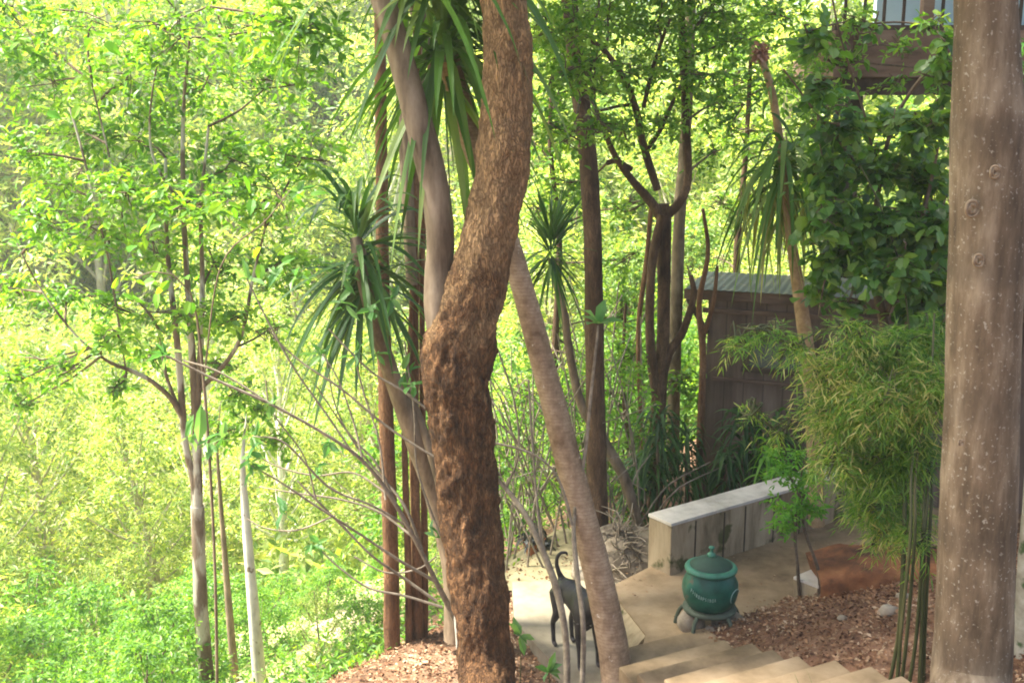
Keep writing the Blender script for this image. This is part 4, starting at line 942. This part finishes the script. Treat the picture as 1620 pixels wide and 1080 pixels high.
for (px, w0, w1, top, Y, mat, lab) in [(352, 12, 6, 720, 11.5, 'bark_mid', 'thin straight trunk between the two pale trunks at left'), (392, 20, 12, 745, 10.5, 'bark_white', 'white barked trunk leaning left of the soil mound')]:
    py = down(px + 12, Y, 10)
    e, ends = simple_tree('pale_valley_tree' if w0 > 20 else 'thin_tree', lab, 'tree', [[(px + 20, py, w0 * 1.2, Y), (px + 10, (py + top) / 2 + 60, w0, Y), (px - 4, top + 60, w1 * 1.1, Y), (px - 8, top - 20, w1 * .6, Y), (px - 2, top - 90, w1 * .15, Y + .2)]], mat)
    crown_px(e, 'lf_left', [(px + dx, top - 40 + dy, Y, 32, 22, 12, .09) for dx, dy in ((-40, -20), (20, -60), (40, -10), (-10, -90))])

# ------------------------------------------------------------------ pale branching shrub in front of the valley
ps = thing('pale_branching_shrub', 'sprawling shrub of bare pale branches with a few leaf tufts left of the big trunk', 'shrub', (PY(735, 1030, 7.1)[0], 7.1, hz(PY(735, 1030, 7.1)[0], 7.1)))
BRS = [[(738, 1040, 15, 7.1), (722, 985, 13, 7.0), (690, 920, 11, 6.9), (655, 850, 9, 6.8), (618, 785, 9, 6.7), (575, 730, 8, 6.6), (520, 690, 6, 6.5), (430, 640, 6, 6.4), (340, 600, 5, 6.3), (262, 562, 4, 6.2)],
       [(430, 640, 4, 6.4), (350, 590, 4, 6.4), (290, 570, 4, 6.4)],
       [(690, 920, 8, 6.9), (630, 885, 6, 6.8), (570, 845, 5, 6.7), (500, 800, 5, 6.6), (440, 760, 4, 6.5), (395, 735, 3, 6.4)],
       [(690, 950, 7, 6.9), (640, 915, 6, 6.9), (590, 880, 5, 6.8), (545, 835, 5, 6.8), (500, 790, 5, 6.7), (470, 760, 3, 6.7)],
       [(700, 960, 7, 7.0), (640, 942, 5, 7.0), (585, 930, 5, 7.0), (540, 900, 4, 7.0), (505, 868, 3, 7.0)],
       [(640, 830, 6, 6.8), (590, 800, 5, 6.7), (520, 770, 5, 6.6), (450, 700, 4, 6.5), (400, 690, 3, 6.5)],
       [(618, 785, 5, 6.7), (560, 748, 4, 6.8), (500, 752, 4, 6.8), (440, 738, 3, 6.8), (400, 715, 3, 6.8)],
       [(530, 815, 4, 6.7), (470, 838, 4, 6.7), (420, 835, 3, 6.7), (390, 820, 3, 6.7)],
       [(700, 730, 5, 6.8), (650, 700, 5, 6.8), (600, 665, 5, 6.8), (540, 615, 5, 6.8), (480, 575, 4, 6.8), (440, 540, 3, 6.8), (425, 520, 3, 6.8)],
       [(692, 660, 5, 6.9), (640, 620, 5, 6.9), (590, 590, 4, 6.9), (548, 550, 4, 6.9), (520, 520, 3, 6.9)],
       [(560, 720, 5, 6.6), (520, 660, 4, 6.6), (470, 590, 4, 6.6), (430, 520, 4, 6.6), (390, 440, 3, 6.6)],
       [(575, 735, 5, 6.6), (560, 670, 4, 6.7), (535, 600, 3, 6.7), (510, 560, 3, 6.7)],
       [(500, 790, 4, 6.6), (480, 720, 3, 6.6), (430, 650, 3, 6.6), (420, 600, 3, 6.6)],
       [(655, 850, 6, 6.8), (600, 810, 5, 6.9), (540, 790, 4, 6.9), (470, 780, 4, 6.9), (410, 770, 3, 6.9)],
       [(610, 790, 5, 6.7), (600, 700, 4, 6.8), (575, 620, 4, 6.9), (560, 560, 3, 6.9)],
       [(640, 830, 5, 6.8), (600, 740, 5, 6.8), (555, 690, 4, 6.8), (520, 640, 3, 6.8), (500, 610, 3, 6.8)],
       [(668, 870, 7, 6.9), (640, 800, 6, 6.9), (600, 750, 5, 7), (560, 700, 4, 7), (530, 640, 3, 7), (515, 560, 3, 7)],
       [(720, 900, 5, 7), (690, 830, 5, 7), (660, 740, 4, 7), (655, 650, 4, 7), (640, 540, 3, 7)],
       [(690, 880, 4, 7), (660, 900, 4, 7), (610, 905, 4, 7), (560, 880, 3, 7)]]
mb = MB()
for s in BRS: trunk_px(mb, [(a_, b_, w_ * .8, y_) for a_, b_, w_, y_ in s], seg=7, n=len(s) * 5, lump=.1)
mb.build('branches', M['twig'], ps)
mb = MB()
TIPS = [(300, 690, 6.3), (395, 725, 6.4), (330, 700, 6.3), (400, 690, 6.5), (430, 640, 6.4), (505, 560, 6.8), (590, 490, 6.9), (640, 590, 7), (620, 470, 7), (515, 560, 7), (560, 560, 6.9), (390, 440, 6.6), (440, 430, 6.6), (520, 700, 6.7), (450, 810, 6.7), (500, 860, 7), (505, 870, 7), (400, 735, 6.4), (262, 562, 6.2), (550, 440, 7), (600, 560, 7.1), (650, 610, 6.9), (690, 850, 7), (505, 740, 6.7), (350, 690, 6.3), (540, 480, 7), (470, 440, 6.8), (470, 300, 7)]
for (x, y, Y) in TIPS:
    k = 7; p = np.tile(PY(x, y, Y), (k, 1)) + rng.normal(0, .012, (k, 3)); D = rng.normal(0, 1, (k, 3)); D[:, 2] += .1
    leaves(mb, p, D, np.array([0, -.3, 1.0]) + rng.normal(0, .6, (k, 3)), rng.uniform(.05, .15, k), rng.uniform(.025, .06, k), T_FINE)
leaves(mb, PY(318, 640, 6.2)[None], np.array([[-.1, 0, -1.0]]), np.array([[.5, -1, 0]]), .24, .09, T_FINE)
mb.build('leaves', M['lf_big'], ps, smooth=False)

# stems right of the main trunk
rs = thing('thin_grey_shrub', 'thin grey stems rising in front of the black dog', 'shrub', (PY(897, 1110, 6.7)[0], 6.7, -.25))
mb = MB()
for s in [[(890, 1140, 12, 6.6), (897, 1075, 11, 6.7), (894, 1000, 11, 6.75), (880, 930, 12, 6.8), (858, 870, 11, 6.85), (832, 815, 10, 6.9), (800, 772, 8, 7.0), (775, 745, 7, 7.0)],
          [(915, 1140, 10, 6.7), (922, 1060, 9, 6.8), (922, 980, 9, 6.8), (912, 900, 9, 6.9), (908, 820, 7, 7), (925, 720, 6, 7.1), (935, 620, 5, 7.1), (944, 540, 4, 7.1), (946, 515, 3, 7.1)],
          [(905, 830, 5, 6.95), (895, 790, 5, 6.95), (878, 748, 4, 6.95), (850, 722, 4, 6.95), (815, 708, 4, 6.95), (780, 700, 4, 6.95)],
          [(858, 870, 5, 6.85), (850, 800, 4, 6.9), (842, 700, 4, 7), (836, 600, 3, 7)],
          [(800, 772, 5, 7.0), (820, 720, 3, 7), (815, 640, 3, 7), (790, 560, 3, 7)]]: trunk_px(mb, s, seg=8, n=len(s) * 5, lump=.08)
mb.build('branches', M['twig'], rs)
mb = MB(); k = 6; p = np.tile(PY(946, 512, 7.1), (k, 1)); D = rng.normal(0, 1, (k, 3)); D[:, 2] += .5
leaves(mb, p, D, np.array([0, -.5, 1.0]) + rng.normal(0, .4, (k, 3)), .17, .09, T_FINE); mb.build('leaves', M['lf_big'], rs, smooth=False)
for (px, py, Y, lab) in [(822, 1005, 7.2, 'small green seedling sprouting beside the path edge'), (868, 1062, 7.0, 'tiny low seedling in the soil by the path corner')]:
    c = PY(px, py + 20, Y); c[2] = hz(c[0], c[1]); e = thing('seedling', lab, 'seedling', c)
    tp = PY(px, py, Y); mb = MB(); tube(mb, [c, (c + tp) / 2 + [0.01, 0, 0], tp], [.005, .004, .003], n=6, seg=5); mb.build('stem', M['culm'], e)
    mb = MB(); k = 7; D = rng.normal(0, 1, (k, 3)); D[:, 2] += .6; leaves(mb, np.tile(tp, (k, 1)), D, np.array([0, -.4, 1.0]) + rng.normal(0, .4, (k, 3)), rng.uniform(.08, .16, k), .06, T_FINE); mb.build('leaves', M['lf_big'], e, smooth=False)
# dark blades at the bottom edge
for j, (x1, y1, x0, y0) in enumerate([(1256, 1052, 1285, 1100), (1276, 1048, 1310, 1100), (1310, 1065, 1350, 1110)]):
    mb = MB(); a = PY(x0, y0, 4.2); b = PY(x1, y1, 4.25); g = PY(x0 + 30, y0 + 130, 4.1)
    ribbons(mb, g[None], (b - g)[None], np.linalg.norm(b - g), .014, .05)
    tag(mb.build('grass_blade', M['lf_strap_dk']), ['dark grass blade at the bottom edge, leftmost of three over the stairs', 'dark grass blade at the bottom edge, middle of three over the stairs', 'dark grass blade at the bottom edge, rightmost of three over the stairs'][j], 'grass blade')

# ------------------------------------------------------------------ bamboo
bb = thing('bamboo_clump', 'dense bamboo clump with fine yellow green leaves left of the speckled trunk', 'bamboo', (PY(1445, 1060, 5.6)[0], 5.6, float(bed_h(PY(1445, 1060, 5.6)[0], 5.6))))
culms = []
for k in range(7):
    bx = 1418 + k * 8 + rng.uniform(-6, 6); top = (1300 + rng.uniform(0, 180), 520 + rng.uniform(-30, 200)); Y = 5.55 + rng.uniform(-.15, .15)
    culms.append([(bx - 10 + rng.uniform(-14, 14), 1100, 7, Y), (bx + rng.uniform(-6, 6), 1000, 6.5, Y), (bx + 10, 850, 6, Y), (bx + 12, 740, 4, Y + .1), ((bx + top[0]) / 2 + 14, (700 + top[1]) / 2, 5, Y + .2), (top[0], top[1], 3, Y + .3)])
mb = MB()
for c in culms: trunk_px(mb, c, seg=8, n=26)
mb.build('culms', M['culm'], bb)
mb = MB(); tw = MB()
BC = [(1430, 545, 60, 35, 150), (1360, 560, 50, 32, 100), (1465, 610, 35, 50, 150), (1320, 590, 42, 35, 80), (1395, 630, 75, 55, 230), (1330, 660, 50, 45, 150), (1440, 700, 50, 60, 200), (1385, 730, 60, 45, 190), (1320, 725, 38, 32, 70), (1425, 800, 50, 42, 120), (1375, 800, 38, 35, 75), (1290, 640, 26, 34, 35), (1215, 525, 50, 18, 22), (1170, 540, 30, 12, 12), (1260, 545, 35, 22, 25), (1470, 530, 26, 45, 70), (1395, 845, 30, 22, 32), (1445, 850, 30, 25, 35), (1340, 520, 60, 20, 30), (1190, 650, 26, 10, 6), (1230, 680, 25, 15, 8)]
for (px, py, rx, ry, ns) in BC:
    Y = 5.8 + rng.uniform(-.25, .25); c = PY(px, py, Y); s = Y / F
    clump(mb, c, (rx * s, max(rx, 45) * s, ry * s), int(ns * 1.45), .14, 11, .075, .0065, T_SLIM, twigs=tw, surf=.45, droop=.5, jit=.35, leafdroop=.45)
mb.build('leaves', M['lf_bamboo'], bb, smooth=False); join_mesh([ch for ch in bb.children if ch.name.startswith('culms')][0], tw, M['culm'])

# sapling before the bench
sp = thing('bench_sapling', 'small bright green sapling on two thin dark stems in front of the bench', 'sapling', PZ(1265, 955, .0))
mb = MB(); 
for s in [[(1266, 958, 6, 7.9), (1262, 900, 6, 7.9), (1258, 850, 5, 7.9), (1262, 780, 4, 7.9), (1275, 720, 3, 7.9)], [(1300, 952, 6, 7.8), (1294, 900, 6, 7.8), (1280, 860, 5, 7.85), (1271, 830, 5, 7.9), (1268, 790, 4, 7.9), (1245, 745, 3, 7.9)]]: trunk_px(mb, s, seg=7, n=20)
mb.build('stem', M['twig_dark'], sp)
mb = MB()
for (px, py, rx, ry, ns) in [(1240, 740, 28, 16, 22), (1275, 760, 30, 20, 30), (1250, 800, 36, 20, 36), (1290, 800, 22, 18, 20), (1225, 715, 14, 8, 8), (1238, 828, 28, 10, 16), (1262, 720, 18, 12, 12)]:
    s = 7.9 / F; clump(mb, PY(px, py, 7.9), (rx * s, rx * s, ry * s), ns, .12, 8, .055, .022, T_FINE, droop=.2)
mb.build('leaves', M['lf_sap'], sp, smooth=False)

# broadleaf shrub upper right + vine
bs = thing('broadleaf_tree', 'dark broad leaved small tree filling the space left of the speckled trunk', 'tree', (PY(1420, 800, 8.6)[0], 8.6, hz(PY(1420, 800, 8.6)[0], 8.6)))
mb = MB()
for s in [[(1430, 900, 22, 8.6), (1425, 700, 20, 8.6), (1400, 520, 16, 8.6), (1380, 420, 12, 8.6), (1390, 300, 8, 8.6), (1420, 180, 6, 8.5), (1500, 70, 5, 8.4)], [(1400, 500, 10, 8.6), (1440, 400, 8, 8.5), (1470, 300, 6, 8.4), (1490, 200, 4, 8.4)],
          [(1390, 300, 5, 8.6), (1370, 190, 4, 8.5), (1330, 60, 3, 8.4), (1310, -40, 3, 8.4)], [(1385, 420, 8, 8.6), (1330, 330, 5, 8.5), (1300, 240, 4, 8.4), (1290, 120, 3, 8.3)], [(1380, 440, 5, 8.6), (1345, 420, 4, 8.5), (1310, 430, 3, 8.4), (1295, 500, 3, 8.4)], [(1380, 290, 4, 8.5), (1300, 190, 3, 8.3), (1240, 110, 3, 8.3)]]: trunk_px(mb, s, seg=8, n=len(s) * 5)
mb.build('trunk', M['twig_dark'], bs)
mb = MB(); tw = MB()
for (px, py, rx, ry, ns) in [(1330, 200, 45, 30, 20), (1410, 190, 50, 20, 18), (1460, 190, 40, 35, 32), (1310, 260, 40, 35, 30), (1390, 260, 50, 35, 42), (1460, 270, 40, 40, 46), (1330, 330, 45, 35, 40), (1410, 350, 55, 40, 62), (1470, 360, 35, 40, 46), (1330, 400, 45, 30, 36), (1410, 420, 50, 30, 44), (1470, 440, 35, 35, 40), (1485, 120, 18, 40, 14), (1300, 130, 28, 25, 10), (1285, 50, 30, 28, 12), (1370, 45, 30, 10, 3), (1490, 60, 14, 25, 6),
                             (1340, 480, 20, 18, 8), (1455, 480, 35, 22, 18), (1300, 440, 14, 40, 14), (1300, 340, 25, 40, 20), (1480, 500, 20, 20, 12)]:
    Y = 8.3 + rng.uniform(-.4, .4); s = Y / F
    clump(mb, PY(px, py, Y), (rx * s, rx * s, ry * s), int(ns * .9), .26, 6, .10, .08, T_ROUND, twigs=tw, droop=.3, leafdroop=.5)
mb.build('leaves', M['lf_broad'], bs, smooth=False); join_mesh([ch for ch in bs.children if ch.name.startswith('trunk')][0], tw, M['twig_dark'])
vn = thing('climbing_vine', 'thin pale green vine arching down through the dark broad leaves', 'vine', PY(1440, 600, 8.0))
mb = MB(); trunk_px(mb, [(1360, 260, 2, 8.0), (1390, 320, 3, 8.0), (1415, 390, 3, 8.0), (1430, 450, 3, 8.0), (1438, 520, 3, 8.0), (1440, 560, 3, 8.0)], seg=6, n=24); mb.build('stem', M['culm'], vn)
mb = MB(); q = np.array([PY(x, y, 8.0) for x, y in ((1395, 335), (1400, 350), (1432, 470), (1380, 300))]); leaves(mb, q, rng.normal(0, 1, q.shape), rng.normal(0, 1, q.shape), .07, .05, T_ROUND); mb.build('leaves', M['lf_sap'], vn, smooth=False)

# strap-leaved undergrowth near the hut
for j, (px, py, Y, n, L, lab) in enumerate([(1040, 700, 10.2, 90, .42, 'dark strap leaved plant at the foot of the forked tree'), (1010, 760, 10.2, 60, .35, 'low dark spiky plant just left of the concrete bench'), (1085, 720, 10.3, 70, .4, 'dark spiky plant between the forked tree and the hut corner'), (1175, 690, 10.4, 80, .42, 'dark spiky plant against the hut wall, tallest there'), (1225, 700, 10.3, 60, .38, 'dark spiky plant on the hut wall just left of the sapling'), (1150, 735, 10.2, 50, .3, 'low dark spiky plant at the hut wall above the bench'), (1215, 735, 9.9, 40, .28, 'light green tufted plant behind the bench top')]):
    c = PY(px, py, Y); gz = hz(c[0], c[1]); e = thing('spiky_plant', lab, 'plant', (c[0], c[1], gz), 'strap leaved plants around the hut')
    mb = MB(); tube(mb, [(c[0], c[1], gz), (c[0] + .03, c[1], (gz + c[2]) / 2), c], [.03, .025, .02], n=6, seg=7); mb.build('stem', M['bark_mid'], e)
    mb = MB(); head(mb, c, n, L, .035, rad=.03, zs=.2, lo=-.4, hi=1.6, droop=(.5, 1.3)); head(mb, c - [0, 0, .3], n // 2, L * .8, .03, rad=.05, zs=.15, lo=-.3, hi=1, droop=(.5, 1.3))
    mb.build('leaves', M['lf_sap'] if j == 6 else M['lf_strap_dk'], e, smooth=False)

# dry twig tangle between the trunks
tg = thing('twig_thicket', 'tangle of thin dry stems on the slope behind the leaning pale trunk', 'thicket', (.35, 10.2, hz(.35, 10.2)))
mb = MB()
for k in range(62):
    Y = 9.3 + rng.uniform(0, 2.4); px = rng.uniform(775, 1020); py0 = down(px, Y, 0) + 8
    h = rng.uniform(120, 360); dxx = rng.normal(0, 60)
    trunk_px(mb, [(px, py0, 4.5, Y), (px + dxx * .3 + rng.normal(0, 8), py0 - h * .4, 3, Y), (px + dxx * .8, py0 - h * .75, 3, Y + rng.normal(0, .1)), (px + dxx * 1.5, py0 - h, 2, Y + rng.normal(0, .2))], seg=5, n=10, cap=False)
    if k % 2:
        trunk_px(mb, [(px + dxx * .3, py0 - h * .4, 3, Y), (px + dxx * .3 + rng.normal(0, 40), py0 - h * .7, 2, Y), (px + rng.normal(0, 80), py0 - h * .9, 1.5, Y)], seg=4, n=7, cap=False)
mb.build('stems', M['twig'], tg)
mb = MB()
for k in range(260):
    Y = 9.6 + rng.uniform(0, 2.4); px = rng.uniform(780, 1020); py = rng.uniform(560, 830)
    clump(mb, PY(px, py, Y), (.15, .15, .1), 4, .16, 6, .055, .026, T_FINE)
mb.build('leaves', M['lf_left'], tg, smooth=False)
rm = MB(); c = PZ(990, 885, 0)
for k in range(260):
    a = rng.uniform(0, 2 * math.pi); r = rng.uniform(.02, .3); p = np.array([c[0] + r * math.cos(a), c[1] + .25 + r * math.sin(a), -.25 + .35 * (1 - r / .35) + .1]); q = p + rng.normal(0, .12, 3)
    tube(rm, [p, (p + q) / 2 + rng.normal(0, .03, 3), q], [.007, .006, .004], n=5, seg=4)
rmo = rm.build('root_heap', M['twig'])
tag(rmo, 'heap of pale dry roots and twigs at the left end of the bench', 'root heap')
mb = MB(); rock(mb, (c[0] + .02, c[1] + .32, -.2), (.42, .34, .36), 5, 4); o = mb.build('soil_mound', M['stone']); o['kind'] = 'structure'

# ------------------------------------------------------------------ background vegetation
def make_bg(name, mat, tmat, H, rad, k, ns, lL, lW, tmpl=T_QUAD, droop=.4, trunk_r=.14, bare=.35, seed=0):
    global rng
    rng = np.random.default_rng(100 + seed)
    e = bpy.data.objects.new(name, None); COL.objects.link(e)
    mb = MB(); tw = MB()
    lean = rng.normal(0, .25, 2)
    top = np.array([lean[0], lean[1], H * .93])
    tube(tw, [(0, 0, -1.0), (lean[0] * .2, 0, H * .3), (lean[0] * .7, lean[1] * .6, H * .65), top], [trunk_r * 1.2, trunk_r, trunk_r * .6, trunk_r * .15], n=14, seg=8)
    for i in range(k):
        hgt = bare + (1 - bare) * (i + .5) / k
        a = i * 2.4 + rng.uniform(-.4, .4)
        prof = math.sin(math.pi * min(1, max(.12, (hgt - bare) / (1 - bare) * .85 + .15))) ** .7
        rr = rad * prof * rng.uniform(.35, 1)
        c = np.array([lean[0] * hgt + rr * math.cos(a), lean[1] * hgt + rr * math.sin(a), H * hgt + rng.normal(0, .15)])
        b = np.array([lean[0] * hgt * .8, lean[1] * hgt * .8, H * max(.25, hgt - .22)])
        tube(tw, [b, (b + c) / 2 + [0, 0, -.1], c], [trunk_r * .35, trunk_r * .22, .02], n=6, seg=5, cap=False)
        clump(mb, c, (rad * .36, rad * .36, rad * .24), ns, lL * 3, 6, lL, lW, tmpl, droop=droop, surf=.4)
    tw.build('trunk', tmat, e); mb.build('crown', mat, e, smooth=False)
    return e
protos = [make_bg('hillside_tree', M['lf_far'], M['bark_mid'], 8, 2.7, 34, 56, .17, .085, seed=1, bare=.1),
          make_bg('hillside_tree', M['lf_far2'], M['bark_pale'], 9, 2.3, 34, 40, .24, .07, droop=.8, seed=2, bare=.12),
          make_bg('hillside_tree', M['lf_mid'], M['bark_mid'], 7, 2.8, 32, 56, .18, .09, seed=3, bare=.08),
          make_bg('hillside_tree', M['lf_far2'], M['bark_white'], 10, 2.1, 30, 52, .15, .07, bare=.25, seed=4),
          make_bg('valley_shrub', M['lf_left'], M['twig'], 2.4, 1.0, 14, 40, .10, .045, trunk_r=.03, bare=.2, seed=5),
          make_bg('valley_shrub', M['lf_far2'], M['twig'], 2.8, .8, 14, 36, .10, .03, droop=.8, trunk_r=.03, bare=.25, seed=6)]
rng = np.random.default_rng(55)
labs = ['bushy mid green tree on the sunlit slope across the valley', 'feathery pale yellow green tree on the sunlit slope across the valley', 'darker green rounded tree on the slope across the valley', 'tall pale trunked tree with a bright crown across the valley',
        'fresh green shrub on the steep slope below the mound', 'pale feathery shrub on the steep slope below the mound']
grps = ['trees on the slope across the valley'] * 4 + ['shrubs on the slope below the mound'] * 2
used = [0] * 6
def put(kind, x, y, s, dz=0):
    p = protos[kind]
    if used[kind] == 0: o = p
    else: o = copy_tree(p)
    used[kind] += 1
    o.location = (x, y, hz(x, y) - .15 + dz); o.rotation_euler = (rng.normal(0, .04), rng.normal(0, .04), rng.uniform(0, 6.28)); o.scale = (s * rng.uniform(.9, 1.15), s * rng.uniform(.9, 1.15), s * rng.uniform(.9, 1.1))
    tag(o, labs[kind], 'tree' if kind < 4 else 'shrub', grps[kind])
pts = []
def far_enough(x, y, d):
    return all((x - a) ** 2 + (y - b) ** 2 > d * d for a, b in pts)
tries = 0
while len(pts) < 200 and tries < 20000:
    tries += 1
    y = 15.5 + 50 * rng.random() ** 1.25; x = rng.uniform(-.62, .62) * (y + 2)
    s_ = float(brink(np.array([x]), np.array([y]))[0])
    if s_ < (4.5 if x < 0 else 3.0): continue
    if not far_enough(x, y, 1.2 + y * .032): continue
    pts.append((x, y))
for i, (x, y) in enumerate(pts):
    k = int(rng.choice([0, 1, 2, 3], p=[.34, .36, .05, .25])); s_ = rng.uniform(.75, 1.15) * (.6 if y < 20 else .8 if y < 27 else 1.05 + .01 * y)
    if x < -1 and y < 30:
        while s_ > .3 and 540 - F * math.tan(math.atan2(hz(x, y) + 9 * s_ - CZ, y) + PITCH) < 480: s_ *= .9
    if x / y < -.08 and k in (0, 2) and rng.random() < .7: k = 1 if rng.random() < .6 else 3  # paler leaf colours swapped in to brighten the left slope
    put(k, x, y, s_)
sh = []; tries = 0
while len(sh) < 60 and tries < 5000:
    tries += 1
    y = rng.uniform(8.5, 19); x = rng.uniform(-.6, .45) * y; s_ = float(brink(np.array([x]), np.array([y]))[0])
    if s_ < 1.2 or any((x - a) ** 2 + (y - b) ** 2 < .9 for a, b in sh): continue
    if hz(x, y) + 1.6 > CZ - .5 * y + 1.2 and x > -1.5: pass
    sh.append((x, y))
def row(x, y, z): return 540 - F * math.tan(math.atan2(z - CZ, y) + PITCH)
for x, y in sh:
    s_ = rng.uniform(.35, .75) if y < 12 else rng.uniform(.7, 1.15)
    px = 810 + x / y * F
    if px < 620:
        lim = 905 if y < 12 else 850
        if 280 < px < 440 and y < 12: continue
        while s_ > .15 and row(x, y, hz(x, y) + 2.7 * s_) < lim: s_ *= .85
        if s_ <= .15: continue
    put(int(rng.choice([4, 5])), x, y, s_)

# ground cover on the slopes (uncountable)
def cover(name, label, n, ylo, yhi, lL, mat, smin=.35):
    mb = MB(); P = []
    while len(P) < n:
        y = ylo + (yhi - ylo) * rng.random(n * 3) ** 1.2; x = rng.uniform(-.62, .62, n * 3) * (y + 1); s = brink(x, y); ok = s > smin
        P += list(np.c_[x, y][ok])
    P = np.array(P[:n]); z = height(P[:, 0], P[:, 1])
    D = rng.normal(0, .7, (n, 3)); D[:, 2] = np.abs(D[:, 2]) + .6
    sprays(mb, np.c_[P, z - .02], D, rng.uniform(.3, 1.2, n) * lL * 7, 7, lL, lL * .42, T_QUAD, droop=.5)
    return tag(mb.build(name, M[mat], smooth=False), label, 'ground cover', kind='stuff')
cover('ground_cover', 'low bright green plants covering the near slope of the valley', 7000, 7.5, 20, .07, 'lf_left', .25)
cover('ground_cover', 'pale green undergrowth carpeting the slopes across the valley', 12000, 15, 75, .24, 'lf_far2', 2)

HAZE = .0013
# ------------------------------------------------------------------ light
SUN_EL, SUN_AZ = R(60), R(-88)        # azimuth from +Y towards +X
w = bpy.data.worlds.new('World'); scene.world = w; w.use_nodes = True
nt = w.node_tree; bg = nt.nodes['Background']; sk = nt.nodes.new('ShaderNodeTexSky'); sk.sky_type = 'NISHITA'; sk.sun_disc = False
sk.sun_elevation = SUN_EL; sk.sun_rotation = SUN_AZ; sk.dust_density = 4; sk.air_density = .8; sk.ozone_density = 0
nt.links.new(sk.outputs[0], bg.inputs[0]); bg.inputs[1].default_value = .115
S = Vector((math.sin(SUN_AZ) * math.cos(SUN_EL), math.cos(SUN_AZ) * math.cos(SUN_EL), math.sin(SUN_EL)))
ld_ = bpy.data.lights.new('sun', 'SUN'); ld_.energy = 5.0; ld_.angle = R(7); ld_.color = (1, .95, .82)
so = bpy.data.objects.new('sun', ld_); COL.objects.link(so); so.rotation_euler = S.to_track_quat('Z', 'Y').to_euler(); so.location = (0, 0, 30)

hb = MB(); box(hb, (0, 39, 4), (150, 122, 62)); hm, nt_, nd_, lk_ = newmat('haze_air')
ho_ = nd_.new('ShaderNodeOutputMaterial'); vol = nd_.new('ShaderNodeVolumePrincipled'); vol.inputs['Color'].default_value = (.93, .97, .9, 1)
vol.inputs['Density'].default_value = HAZE; vol.inputs['Anisotropy'].default_value = .2; lk_.new(vol.outputs[0], ho_.inputs['Volume'])
if HAZE: o = hb.build('haze', hm, smooth=False); o['kind'] = 'stuff'; o['label'] = 'pale humid air over the valley'; o['category'] = 'haze'
scene.view_settings.view_transform = 'Standard'; scene.view_settings.look = 'None'
scene.view_settings.exposure = 2.38; scene.view_settings.gamma = 1; scene.view_settings.use_curve_mapping = False
c = scene.cycles if hasattr(scene, 'cycles') else None
scene.render.engine = 'CYCLES'; c = scene.cycles
c.max_bounces = 8; c.diffuse_bounces = 5; c.glossy_bounces = 2; c.transmission_bounces = 5; c.transparent_max_bounces = 6
c.use_denoising = True; c.sample_clamp_indirect = 6; c.filter_width = 1.9
c.caustics_reflective = False; c.caustics_refractive = False
